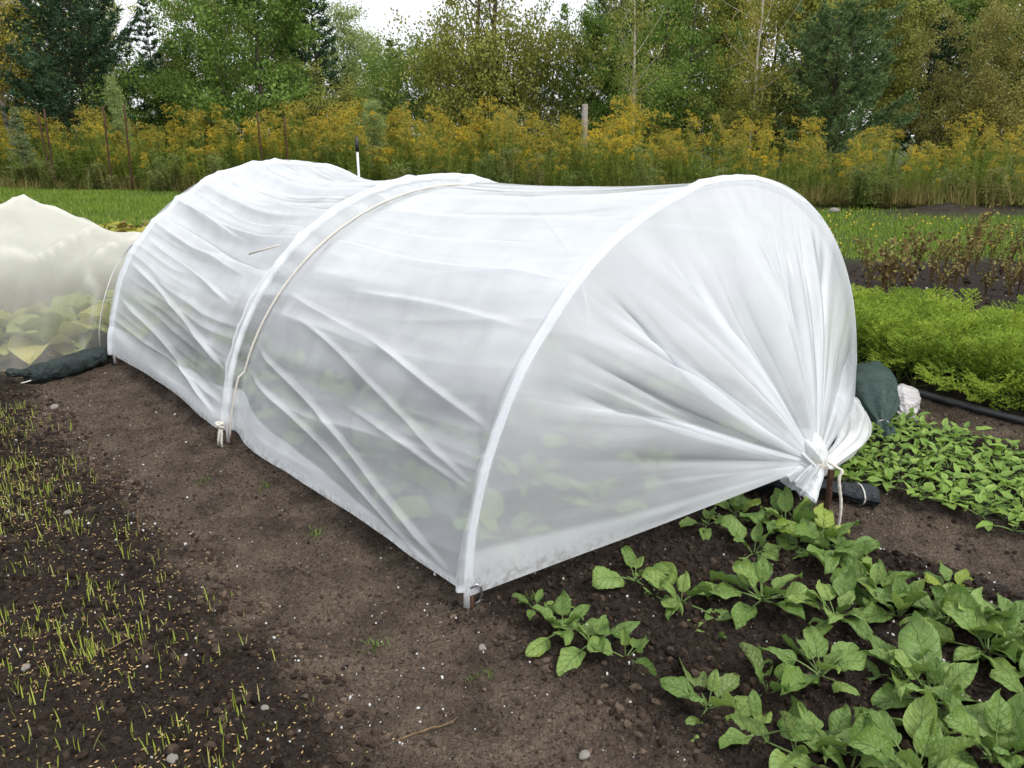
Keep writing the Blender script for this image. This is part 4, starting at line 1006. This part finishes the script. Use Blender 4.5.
# ------------------------------------------------------------------ withered plants beyond the carrots
t = NT('withered_leaf'); c = t.ramp(t.attr('rnd'), [(0.0, (0.075, 0.045, 0.022)), (0.35, (0.16, 0.11, 0.045)), (0.65, (0.30, 0.23, 0.08)), (1.0, (0.22, 0.27, 0.07))]); m_dead = t.done(t.mixs(0.2, t.pbsdf(c, 0.8, 0.15), t.transl(c)))
LV = np.array([(0, 0, 0), (.45, -.28, .05), (1, 0, 0), (.45, .28, .05)]); LF = np.array([(0, 1, 2), (0, 2, 3)])
def withered(seed):
    r2 = np.random.default_rng(seed); mb = MB()
    for k in range(7):
        a = r2.uniform(0, 6.28); L_ = r2.uniform(.25, .55); pts = np.array([[0, 0, 0], [.05, 0, .4], [.14, 0, .75], [.30, 0, .95 + .15 * r2.random()]]) * L_
        pts = pts @ np.array([[math.cos(a), math.sin(a), 0], [-math.sin(a), math.cos(a), 0], [0, 0, 1]])
        mb.tube(pts, np.array([.005, .004, .003, .0015]), 4, False, rnd=r2.random() * 0.4)
        n = 22; f = r2.uniform(.35, 1, n); p_ = np.stack([np.interp(f, np.linspace(0, 1, 4), pts[:, j]) for j in range(3)], -1) + r2.normal(0, .025, (n, 3))
        v_, f_, r_ = scatter(LV, LF, p_, rot_rand(n), r2.uniform(.025, .06, n)); mb.add(v_, f_, None, rnd=r_)
    return mb.mesh('withered_plant', False)
WD = [withered(s) for s in (1, 2, 3)]
for i, (px, py) in enumerate(((868, 296), (905, 298), (940, 300), (962, 284), (985, 296), (1008, 298), (930, 285), (1000, 278), (890, 285), (975, 272), (1030, 290), (880, 305), (955, 288), (1018, 292), (945, 268), (990, 265), (1012, 262), (915, 275), (968, 262))):
    o = link('withered_plant', WD[i % 3], m_dead, None, on_soil(px, py)); sc = random.uniform(.55, 1.2); o.scale = (sc, sc, sc); o.rotation_euler = (0, 0, random.random() * 6)
    tag(o, 'withered brown plant standing in mulch between carrots and lawn', 'dead plant', 'withered plants beyond the carrots')

# ------------------------------------------------------------------ goldenrod meadow
def goldenrod(seed, hmean, nst, plume):
    r2 = np.random.default_rng(seed); mb = MB()
    for k in range(nst):
        a = r2.uniform(0, 6.28); b = r2.uniform(0, .24); base_ = np.array([b * math.cos(a), b * math.sin(a), 0])
        H_ = hmean * r2.uniform(.72, 1.08); ln = r2.normal(0, .09, 2)
        q_ = np.linspace(0, 1, 5); pts = base_ + np.stack([ln[0] * q_ ** 1.5 * H_, ln[1] * q_ ** 1.5 * H_, q_ * H_], -1)
        mb.tube(pts, np.linspace(.006, .003, 5), 3, False, kind=0.0, rnd=r2.random())
        n = 54; f = r2.uniform(.04, .97, n); p_ = np.stack([np.interp(f, q_, pts[:, j]) for j in range(3)], -1)
        az = r2.uniform(0, 6.28, n); el = r2.uniform(-.2, .8, n)
        Rm = rot_z(az); Re = np.zeros((n, 3, 3)); Re[:, 0, 0] = np.cos(el); Re[:, 0, 2] = -np.sin(el); Re[:, 1, 1] = 1; Re[:, 2, 0] = np.sin(el); Re[:, 2, 2] = np.cos(el)
        v_, f_, r_ = scatter(LV * [1, .42, 1], LF, p_, Rm @ Re, r2.uniform(.07, .13, n) * (1.15 - .5 * f)); mb.add(v_, f_, None, kind=0.0, rnd=r_)
        if r2.random() < plume:
            for j in range(7):
                a2 = r2.uniform(0, 6.28); l2 = r2.uniform(.08, .17) * H_ / 1.3; z0 = r2.uniform(.86, .99)
                st = np.array([np.interp(z0, q_, pts[:, jj]) for jj in range(3)])
                n = 12; f = np.linspace(.1, 1, n); cur = np.stack([np.cos(a2) * f * l2, np.sin(a2) * f * l2, (.55 * f - .65 * f ** 2) * l2 + .04 * (1 - z0)], -1) + st + r2.normal(0, .010, (n, 3))
                v_, f_, r_ = scatter(LV * [1, 1.3, 1], LF, cur, rot_rand(n), r2.uniform(.018, .036, n)); mb.add(v_, f_, None, kind=1.0, rnd=r_)
    return mb
t = NT('goldenrod')
g1 = t.ramp(t.math('ADD', t.math('MULTIPLY', t.attr('rnd'), .6), t.math('MULTIPLY', t.obj_rand(), .4)), [(0.0, (0.135, 0.205, 0.035)), (0.45, (0.220, 0.285, 0.052)), (0.8, (0.315, 0.355, 0.075)), (1.0, (0.36, 0.32, 0.10))])
g2 = t.ramp(t.math('ADD', t.math('MULTIPLY', t.attr('rnd'), .35), t.math('MULTIPLY', t.obj_rand(), .65)), [(0.0, (0.30, 0.26, 0.06)), (0.5, (0.44, 0.36, 0.06)), (0.8, (0.60, 0.44, 0.05)), (1.0, (0.88, 0.56, 0.02))])
c = t.mix(t.attr('kind'), g1, g2)
m_gold = t.done(t.mixs(0.42, t.pbsdf(c, 0.65, 0.15), t.transl(c)))
GRb = [goldenrod(400 + i, (1.30, 1.10, 1.38, 1.05, .85, .70)[i], 10, (.8, .6, .75, .15, .0, .3)[i]) for i in range(6)]
GR = [b.mesh('goldenrod_%d' % i, False) for i, b in enumerate(GRb)]
for m in GR: m.materials.append(m_gold)
GPOS = []
xs = np.linspace(-14, 12.5, 75)
for row in range(4):
    for x in xs:
        X = x + random.uniform(-.2, .2); Y = lawn_far(X) + 0.75 + row * 0.55 + random.uniform(-.3, .3)
        if abs(X) > 0.72 * Y + .5: continue
        GPOS.append((X, Y))
for X, Y in GPOS[:290]:
    left = X < 0
    gi = random.randrange(6); o = link('goldenrod_plant', GR[gi], m_gold, None, (X, Y, ghs(X, Y) - .01))
    sc = random.uniform(.72, 1.15) * (1.22 if X < -2 else 1.06 if X < 4 else .92); 
    if random.random() < .2: sc *= .7
    o.scale = (sc * 1.05, sc * 1.05, sc); o.rotation_euler = (0, 0, random.random() * 6.28)
    tag(o, ('tall goldenrod clump topped with yellow plumes at the meadow edge' if gi in (0, 1, 2) else 'shorter leafy goldenrod clump with few flowers at the meadow edge'), 'goldenrod', 'goldenrod clumps along the meadow edge')
mb = MB(); nf = 0
arrs = [(np.vstack(b.v), np.vstack(b.f3) if b.f3 else None, np.vstack(b.f4) if b.f4 else None, np.concatenate(b.a['kind']), np.concatenate(b.a['rnd'])) for b in GRb]
for k in range(420):
    Y0 = random.uniform(2.7, 7.5); X = random.uniform(-22, 19); Y = lawn_far(X) + Y0
    if abs(X) < .70 * Y: pass
    else: Y = lawn_far(X) + random.uniform(.7, 7.5)
    if abs(X) > 0.95 * Y + .5: continue
    v_, a3, a4, kd_, rd_ = random.choice(arrs); a = random.random() * 6.28; sc = random.uniform(.95, 1.3) * (1.15 if X < 3 else .95)
    M_ = np.array([[math.cos(a), math.sin(a), 0], [-math.sin(a), math.cos(a), 0], [0, 0, 1]])
    mb.add(v_ @ M_ * sc + [X, Y, 0], a3, a4, kind=kd_, rnd=np.clip(rd_ * .7 + random.random() * .3, 0, 1))
o = link('goldenrod_thicket', mb.mesh('goldenrod_thicket', False), m_gold); tag(o, 'mass of goldenrod filling the meadow towards the trees', 'goldenrod', kind='stuff')
t = NT('meadow_weed'); f = t.math('ADD', t.math('MULTIPLY', t.attr('rnd'), .5), t.math('MULTIPLY', t.obj_rand(), .5))
c = t.ramp(f, [(0.0, (0.12, 0.17, 0.045)), (0.4, (0.20, 0.25, 0.065)), (0.7, (0.27, 0.30, 0.11)), (1.0, (0.34, 0.27, 0.10))]); m_mw = t.done(t.mixs(0.4, t.pbsdf(c, 0.65, 0.15), t.transl(c)))
MW = []
for i_ in (3, 4, 5):
    c_ = GR[i_].copy(); c_.materials.clear(); c_.materials.append(m_mw); MW.append(c_)
for k in range(95):
    X = random.uniform(-13.5, 12.0); Y = lawn_far(X) + random.choice((-.1, .2, .5, .8)) + random.uniform(-.25, .35)
    if abs(X) > 0.70 * Y or (X > 4 and random.random() < .35): continue
    o = link('meadow_weed', random.choice(MW), m_mw, None, (X, Y, ghs(X, Y) - .01)); sc = random.uniform(.35, .95)
    o.scale = (sc * 1.5, sc * 1.5, sc); o.rotation_euler = (random.uniform(-.2, .2), random.uniform(-.2, .2), random.random() * 6.28)
    tag(o, 'low bushy green weed at the ragged front of the meadow', 'weed', 'weeds along the front of the meadow')
# dry grass at the foot of the meadow
t = NT('meadow_grass'); c = t.ramp(t.attr('rnd'), [(0.0, (0.12, 0.16, 0.03)), (0.4, (0.22, 0.22, 0.06)), (0.7, (0.33, 0.27, 0.11)), (1.0, (0.22, 0.13, 0.06))]); m_mg = t.done(t.mixs(0.3, t.pbsdf(c, 0.7, 0.15), t.transl(c)))
n = 42000; x = rng.uniform(-14, 12.5, n); y = lawn_far(x) + 0.9 * fbm(x * .8, x * 0, 33, 3) + rng.uniform(.1, 2.6, n); ok = np.abs(x) < .72 * y + .5; x, y = x[ok], y[ok]; n = len(x)
hg = rng.uniform(.10, .50, n) * (.5 + .9 * vnoise(x * .9, y * .9, 66)); lean = rng.normal(0, .75, n); Rl = np.zeros((n, 3, 3)); Rl[:, 0, 0] = np.cos(lean); Rl[:, 0, 2] = np.sin(lean); Rl[:, 1, 1] = 1; Rl[:, 2, 0] = -np.sin(lean); Rl[:, 2, 2] = np.cos(lean)
v_, f_, r_ = scatter(TV, TF, np.stack([x, y, ground_h(x, y) - .01], -1), rot_z(rng.uniform(0, 6.28, n)) @ Rl, np.stack([hg, rng.uniform(.010, .020, n), hg], -1))
mb = MB(); mb.add(v_, f_, None, rnd=r_)
o = link('meadow_grass', mb.mesh('meadow_grass', False), m_mg); tag(o, 'tangled dry grass at the foot of the goldenrod', 'grass', kind='stuff')
# rust-coloured stakes standing in the meadow edge, white post, old stump of a post
for i, (xt, yt, xb, yb, lab) in enumerate(((37, 112, 55, 197, 'rusty thin stake leaning beside its twin in the goldenrod'), (44, 109, 57, 195, 'rusty thin stake crossing a leaning one in the goldenrod'),
        (103, 106, 112, 190, 'dark rusty stake standing half hidden in goldenrod'), (124, 105, 133, 194, 'tall rusty stake standing before the dark pine'),
        (257, 112, 264, 178, 'thin rusty stake standing in yellow flowers'), (284, 116, 289, 176, 'rusty stake before the broad green alder'))):
    pb = on_ground(xb, 193); Yd = lawn_far(pb[0]) + .35; b_ = at_dist(xb, yb, Yd); b_[2] = 0; tp = at_dist(xt, yt, Yd)
    mb = MB(); q_ = np.linspace(0, 1, 6)[:, None]; mb.tube((b_ - [0, 0, .1]) * (1 - q_) + tp * q_, .020, 6)
    tag(link('rusty_stake', mb.mesh('rusty_stake'), m_rust), lab, 'stake', 'rusty stakes along the meadow')
b_ = at_dist(359, 180, 9.5); b_[2] = 0; tp = at_dist(358, 150, 9.5)
wp_ = tag(empty('white_post', b_), 'thin white post with a black top behind the tunnel', 'post')
mb = MB(); mb.tube(np.array([[0, 0, -.05], [0, 0, tp[2]]]), .014, 8); link('post_shaft', mb.mesh('post_shaft'), m_pipe, wp_)
mb = MB(); mb.tube(np.array([[0, 0, tp[2] - .02], [0, 0, tp[2] + .06], [.003, 0, tp[2] + .15]]), [.018, .022, .014], 8); link('post_cap', mb.mesh('post_cap'), m_hose, wp_)
m_grey = mat_simple('weathered_wood', (0.20, 0.18, 0.16), (0.34, 0.31, 0.28), 16, 0.9, 0.1, 0.5, 40)
b_ = at_dist(584, 140, 20.5); b_[2] = 0; zt = at_dist(584, 104, 20.5)[2]
mb = MB(); mb.tube(np.array([[0, 0, -.1], [.01, 0, zt * .5], [.0, 0, zt]]), [.09, .085, .075], 9); tag(link('old_post', mb.mesh('old_post'), m_grey, None, b_), 'weathered grey wooden post standing among the trees', 'post')

# ------------------------------------------------------------------ trees
def arr_rot(az, el):
    n = len(az); Re = np.zeros((n, 3, 3)); Re[:, 0, 0] = np.cos(el); Re[:, 0, 2] = -np.sin(el); Re[:, 1, 1] = 1; Re[:, 2, 0] = np.sin(el); Re[:, 2, 2] = np.cos(el)
    return rot_z(az) @ Re
def broadleaf(seed, H, Wd, nleaf, leaf, shape, trunks=1, low=0.12, tr=0.07, up=0.6, clump=0.20):
    """trunk(s) with limbs; leaves sit in clumps along twigs"""
    r2 = np.random.default_rng(seed); wood = MB(); ends = []; wts = []
    for k in range(trunks):
        a = r2.uniform(0, 6.28); b = 0.0 if trunks == 1 else Wd * 0.10
        q_ = np.linspace(0, 1, 9); sway = np.cumsum(r2.normal(0, .018 * H / 3, (9, 2)), 0)
        pts = np.stack([b * math.cos(a) * (1 + 1.5 * q_) + sway[:, 0], b * math.sin(a) * (1 + 1.5 * q_) + sway[:, 1], q_ * H * r2.uniform(.93, 1.0)], -1)
        wood.tube(pts, tr * (1.05 - q_ * .93), 7, False)
        nl = int(26 / trunks ** .5)
        for j in range(nl):
            f = low + (1 - low) * ((j + r2.random()) / nl) ** .95
            p0 = np.array([np.interp(f, q_, pts[:, c_]) for c_ in range(3)])
            L_ = Wd * .5 * shape((f - low) / (1 - low)) * r2.uniform(.7, 1.15) + .1; az = r2.uniform(0, 6.28); e = r2.uniform(.15, up + .25)
            d = np.array([math.cos(az) * math.cos(e), math.sin(az) * math.cos(e), math.sin(e)])
            s_ = np.linspace(0, 1, 5)[:, None]; lp = p0 + d * L_ * s_ + np.array([0, 0, .18 * L_]) * s_ ** 2 + r2.normal(0, .03 * L_, (5, 3)) * s_
            wood.tube(lp, tr * (1.05 - f * .93) * .38 * np.linspace(1, .25, 5), 4, False)
            for _ in range(7):
                s0 = r2.uniform(.25, 1.05); c0 = np.array([np.interp(s0, s_[:, 0], lp[:, c_]) for c_ in range(3)])
                tw = c0 + r2.normal(0, .14 * L_ + .05, 3); ends.append(tw); wts.append(.5 + L_)
                if r2.random() < .4: wood.tube(np.array([c0, tw]), [.008, .003], 3, False)
    ends = np.array(ends); wts = np.array(wts) / sum(wts)
    idx = r2.choice(len(ends), nleaf, p=wts); p_ = ends[idx] + r2.normal(0, clump * (0.5 + .5 * r2.random((nleaf, 1))), (nleaf, 3)) * [1, 1, .8]
    p_[:, 2] = np.maximum(p_[:, 2], .1)
    crown = MB(); v_, f_, r_ = scatter(LV * [1, 1.25, 1], LF, p_, rot_rand(nleaf), r2.uniform(.6, 1.3, nleaf) * leaf)
    cl = np.repeat(np.clip(.5 * r2.random(len(ends))[idx] + .5 * r2.random(nleaf), 0, 1), 4)
    crown.add(v_, f_, None, rnd=cl)
    return wood.mesh('trunk_wood'), crown.mesh('crown_leaves', False)
def conifer(seed, H, Wd, whorls, per, needle, droop, tuft=12, prof=1.0, gap=0.5, tr=0.08, low=0.05):
    r2 = np.random.default_rng(seed); wood = MB(); P_, D_ = [], []
    q_ = np.linspace(0, 1, 7); tp = np.stack([.02 * np.sin(q_ * 5), .02 * np.cos(q_ * 4), q_ * H], -1); wood.tube(tp, tr * (1.03 - q_), 7, False)
    for w in range(whorls):
        f = low + (1 - low) * (w + r2.random() * .5) / whorls
        Lm = Wd * .5 * (1 - f) ** prof * (1 if f > .18 else .75 + f * 1.4) + .05
        for j in range(per):
            az = j * 6.283 / per + w * 1.3 + r2.normal(0, .25); L_ = Lm * r2.uniform(.7, 1.12); e = droop + .55 * f + r2.normal(0, .12)
            s_ = np.linspace(0, 1, 5); z = np.tan(e) * L_ * s_ + .28 * L_ * s_ ** 2.2
            lp = np.stack([np.cos(az) * L_ * s_, np.sin(az) * L_ * s_, f * H + z], -1)
            wood.tube(lp, .018 * np.linspace(1, .3, 5), 3, False)
            for sub in range(max(4, int(L_ * 15))):
                s0 = r2.uniform(.22, 1.0); c0 = np.array([np.interp(s0, s_, lp[:, k]) for k in range(3)])
                sl = .30 * (1.1 - s0) * L_ + .06; sa = az + r2.choice((-1, 1)) * r2.uniform(.4, 1.1)
                d = np.array([math.cos(sa), math.sin(sa), r2.uniform(.05, .7)]); d /= np.linalg.norm(d)
                for m in range(2):
                    P_.append(c0 + d * sl * (.45 + .55 * m) + r2.normal(0, .02, 3)); D_.append(d + r2.normal(0, .15, 3))
    P_ = np.array(P_); D_ = np.array(D_); D_ /= np.linalg.norm(D_, axis=1)[:, None]; n = len(P_)
    dirs = np.repeat(D_, tuft, 0) * .75 + r2.normal(0, .55, (n * tuft, 3)); dirs /= np.linalg.norm(dirs, axis=1)[:, None]
    b = np.repeat(P_, tuft, 0) + np.repeat(D_, tuft, 0) * r2.uniform(-.06, .06, (n * tuft, 1))
    nn = np.cross(dirs, r2.normal(size=dirs.shape)); nn /= np.linalg.norm(nn, axis=1)[:, None]
    ln = needle * r2.uniform(.7, 1.2, (n * tuft, 1)); wd = .016
    tv = np.stack([b - nn * wd, b + nn * wd, b + dirs * ln], 1).reshape(-1, 3)
    crown = MB(); crown.add(tv, np.arange(len(tv)).reshape(-1, 3), None, rnd=np.repeat(np.clip(.6 * np.repeat(r2.random(n), tuft) + .4 * r2.random(n * tuft), 0, 1), 3))
    return wood.mesh('trunk_wood'), crown.mesh('crown_needles', False)
m_bark = mat_simple('grey_brown_bark', (0.060, 0.048, 0.038), (0.125, 0.105, 0.085), 14, 0.95, 0.1, 0.6, 30)
m_birch = mat_simple('pale_birch_bark', (0.34, 0.29, 0.23), (0.60, 0.54, 0.45), 9, 0.85, 0.15, 0.3, 30)
def lm(name, a, b, c_, d, tr=.3): return mat_leafage(name, [(0, a), (.45, b), (.8, c_), (1, d)], .6, tr, .15)
m_l = {
 'green': lm('leaves_green', (0.098, 0.173, 0.034), (0.172, 0.275, 0.056), (0.245, 0.347, 0.079), (0.393, 0.433, 0.112)),
 'olive': lm('leaves_olive', (0.160, 0.191, 0.040), (0.282, 0.303, 0.068), (0.393, 0.405, 0.095), (0.566, 0.520, 0.140)),
 'gold': lm('leaves_gold', (0.184, 0.173, 0.034), (0.369, 0.333, 0.062), (0.540, 0.447, 0.079), (0.835, 0.549, 0.085)),
 'pale': lm('leaves_pale', (0.184, 0.245, 0.085), (0.307, 0.389, 0.140), (0.442, 0.520, 0.210), (0.664, 0.694, 0.281)),
 'brown': lm('leaves_brown', (0.147, 0.144, 0.040), (0.258, 0.245, 0.068), (0.369, 0.333, 0.090), (0.638, 0.433, 0.085)),
 'pine': lm('needles_blue_green', (0.052, 0.096, 0.035), (0.102, 0.169, 0.063), (0.169, 0.253, 0.094), (0.240, 0.319, 0.115), .15),
 'fir': lm('needles_dark', (0.030, 0.064, 0.034), (0.059, 0.116, 0.056), (0.098, 0.166, 0.079), (0.160, 0.231, 0.101), .15),
 'silver': lm('needles_silver', (0.127, 0.186, 0.087), (0.227, 0.292, 0.140), (0.338, 0.398, 0.192), (0.452, 0.478, 0.210), .15)}
dome = lambda f: math.sin(math.pi * min(1, .12 + f * .88)) ** .55
spire = lambda f: (1 - f) ** .55 * .9 + .12
colm = lambda f: .55 + .45 * math.sin(math.pi * f)
PROTO = {
 'broad': [broadleaf(501, 5.2, 3.9, 24000, .082, dome, 1, .10), broadleaf(502, 5.6, 4.3, 24000, .082, dome, 2, .08)],
 'slim': [broadleaf(503, 6.0, 2.3, 14000, .078, spire, 1, .14, .055, .9), broadleaf(504, 6.4, 2.0, 13000, .078, colm, 1, .18, .05, .9)],
 'airy': [broadleaf(505, 7.2, 3.4, 6500, .078, colm, 1, .22, .075, .8, .26), broadleaf(506, 7.0, 4.2, 12000, .078, colm, 2, .20, .10, .7, .28)],
 'bush': [broadleaf(507, 3.0, 3.6, 17000, .075, dome, 3, .04, .035, .8), broadleaf(508, 2.6, 3.2, 17000, .075, dome, 4, .03, .03, .9)],
 'pine': [conifer(511, 5.0, 4.6, 17, 7, .14, .30, 11, .40), conifer(512, 5.4, 3.8, 16, 6, .12, .22, 10, .6)],
 'fir': [conifer(513, 6.0, 2.6, 22, 7, .085, -.12, 10, .85), conifer(514, 6.4, 2.2, 24, 6, .08, -.05, 9, .9)]}
MC = {}
def tree(name, kind, var, leafm, px, Y, H_, label, cat='tree', wide=1.0, bark=None, py_base=None, group=None):
    wm, cm = PROTO[kind][var]; key = (kind, var, leafm, bark)
    if key not in MC:
        a = wm.copy(); a.materials.clear(); a.materials.append(bark or m_bark); b = cm.copy(); b.materials.clear(); b.materials.append(m_l[leafm]); MC[key] = (a, b)
    a, b = MC[key]; zs = np.empty(len(wm.vertices) * 3, np.float32); wm.vertices.foreach_get('co', zs); h0 = float(zs[2::3].max()); p_ = at_dist(px, 300, Y); sc = H_ / h0
    o = empty(name, (p_[0] * 1.0, Y, -.02), random.random() * 6.28); x_ = (px - 512) / FPX * (Y * math.cos(_p) + (CAM_H - 2.5) * math.sin(_p)); o.location.x = x_
    o.scale = (sc * wide, sc * wide, sc)
    link('trunk', a, None, o); link('crown', b, None, o)
    tag(o, label, cat, group); return o
T = tree
T('birch_tree', 'airy', 0, 'gold', 2, 23, 8.2, 'golden birch with pale trunk beside the dark broad pine', bark=m_birch)
T('birch_tree', 'slim', 1, 'gold', -35, 22, 6.5, 'golden slender birch at the end of the wood', bark=m_birch)
T('pine_tree', 'pine', 0, 'fir', 82, 23.5, 6.3, 'broad dark green pine behind the pair of leaning stakes', wide=1.05)
T('pine_tree', 'pine', 1, 'fir', -95, 23, 6.0, 'dark pine beyond the golden slender birch')
T('young_spruce', 'fir', 0, 'silver', 8, 19.5, 1.9, 'small pale blue-green spruce at the edge of the goldenrod', wide=1.0)
T('sapling', 'slim', 0, 'pale', 110, 20.5, 2.6, 'small pale-leaved sapling before the dark broad pine', wide=.7)
T('spruce_tree', 'fir', 1, 'fir', 155, 26, 5.3, 'narrow spiky spruce right of the dark broad pine', wide=.9)
T('alder_tree', 'slim', 0, 'olive', 178, 27, 4.2, 'slim olive alder behind the narrow spiky spruce')
T('birch_tree', 'airy', 1, 'olive', 216, 25, 7.0, 'thin birch with bare dark trunk beside the broad green alder', wide=.6)
T('alder_tree', 'broad', 0, 'green', 262, 23, 6.6, 'broad green alder with full crown behind the yellow flowers', wide=.95)
T('alder_tree', 'broad', 1, 'green', 228, 26, 5.2, 'lower green alder behind the thin birch')
T('fir_tree', 'fir', 0, 'fir', 318, 25, 6.4, 'dark narrow fir between the broad alder and pale aspens', wide=.9)
T('aspen_tree', 'slim', 1, 'pale', 350, 26, 5.0, 'pale slender aspen right of the dark narrow fir')
T('aspen_tree', 'slim', 0, 'pale', 372, 27, 4.3, 'short pale aspen beside a taller slender one')
T('fir_tree', 'fir', 1, 'fir', 392, 27, 4.2, 'short dark fir behind the pale aspens')
T('willow_tree', 'bush', 0, 'green', 415, 24, 4.0, 'rounded green willow left of the twin-trunked tree', wide=.9)
T('alder_tree', 'airy', 1, 'olive', 488, 23, 9.0, 'tall olive tree with two dark trunks and thin crown', wide=.85)
T('willow_tree', 'bush', 1, 'olive', 460, 22.3, 4.6, 'olive willow bush at the foot of the twin-trunked tree', wide=.8)
T('willow_tree', 'bush', 0, 'olive', 530, 23.2, 4.5, 'olive willow bush right of the twin trunks', wide=.85)
T('spruce_tree', 'fir', 1, 'pine', 563, 28, 5.4, 'thin spire of a spruce behind the olive willows', wide=.6)
T('alder_tree', 'broad', 0, 'green', 592, 24, 4.6, 'green alder behind the weathered grey post', wide=.8)
T('pine_tree', 'pine', 1, 'fir', 612, 26, 6.4, 'dark pine showing behind the green alder and birch', wide=.7)
T('birch_tree', 'airy', 0, 'olive', 638, 20.8, 7.2, 'birch with slim pale trunk and olive leaves', bark=m_birch, wide=.7)
T('alder_tree', 'broad', 1, 'green', 690, 23, 6.3, 'dense dark green alder between the two pale birches', wide=.9)
T('birch_tree', 'airy', 0, 'gold', 757, 20.6, 7.2, 'birch with pale trunk and orange leaves beside the round pine', bark=m_birch, wide=.7)
T('alder_tree', 'slim', 0, 'olive', 728, 24, 5.6, 'olive alder behind the orange-leaved birch')
T('pine_tree', 'pine', 0, 'pine', 836, 20.5, 4.85, 'round bushy blue-green pine standing alone before the wood', wide=1.12)
T('alder_tree', 'broad', 0, 'olive', 800, 25.5, 6.6, 'olive alder rising behind the round blue-green pine')
T('alder_tree', 'slim', 1, 'olive', 893, 25, 6.6, 'slender olive alder between round pine and brown willow')
T('willow_tree', 'broad', 1, 'brown', 952, 21.5, 4.3, 'broad brownish willow with dense low crown', wide=1.0)
T('pine_tree', 'pine', 1, 'fir', 925, 27, 7.0, 'tall dark pine rising above the brownish willow', wide=.8)
T('alder_tree', 'broad', 0, 'green', 1012, 25, 6.4, 'tall green alder behind the brownish willow')
T('alder_tree', 'broad', 1, 'olive', 1060, 22.5, 5.6, 'olive alder at the end of the wood beyond the willow')
T('willow_tree', 'bush', 1, 'brown', 1010, 20.5, 2.7, 'low brown willow bush beside the broad brownish willow')
T('sapling', 'slim', 1, 'pale', 372, 19.2, 2.0, 'leafy pale sapling growing beside the white post', wide=1.1)
T('willow_tree', 'bush', 0, 'green', 150, 23.5, 3.2, 'dark green low willow beside the broad pine')
T('willow_tree', 'bush', 1, 'olive', 330, 23.5, 3.0, 'low olive willow below the dark narrow fir')
T('willow_tree', 'bush', 0, 'green', 655, 22.2, 3.2, 'low green willow under the slim pale birch')
T('willow_tree', 'bush', 1, 'olive', 745, 21.5, 3.0, 'low olive willow under the orange-leaved birch')
kinds = [('broad', 'green'), ('broad', 'olive'), ('fir', 'fir'), ('slim', 'olive'), ('pine', 'fir')]
for i, px in enumerate(range(-250, 1300, 46)):
    kd_, lf = kinds[(i * 7 + i // 3) % 5]; gap = 100 < px < 215 or 330 < px < 600
    T('background_tree', kd_, i % 2, lf, px + random.uniform(-14, 14), random.uniform(29, 33), random.uniform(3.6, 4.4) if gap else random.uniform(6.0, 7.6),
      {'broad': 'round-crowned leafy tree in the back rank of the wood', 'fir': 'narrow dark fir in the back rank of the wood', 'slim': 'slender leafy tree in the back rank of the wood', 'pine': 'dark bushy pine in the back rank of the wood'}[kd_], 'tree', group='back rank of the wood')
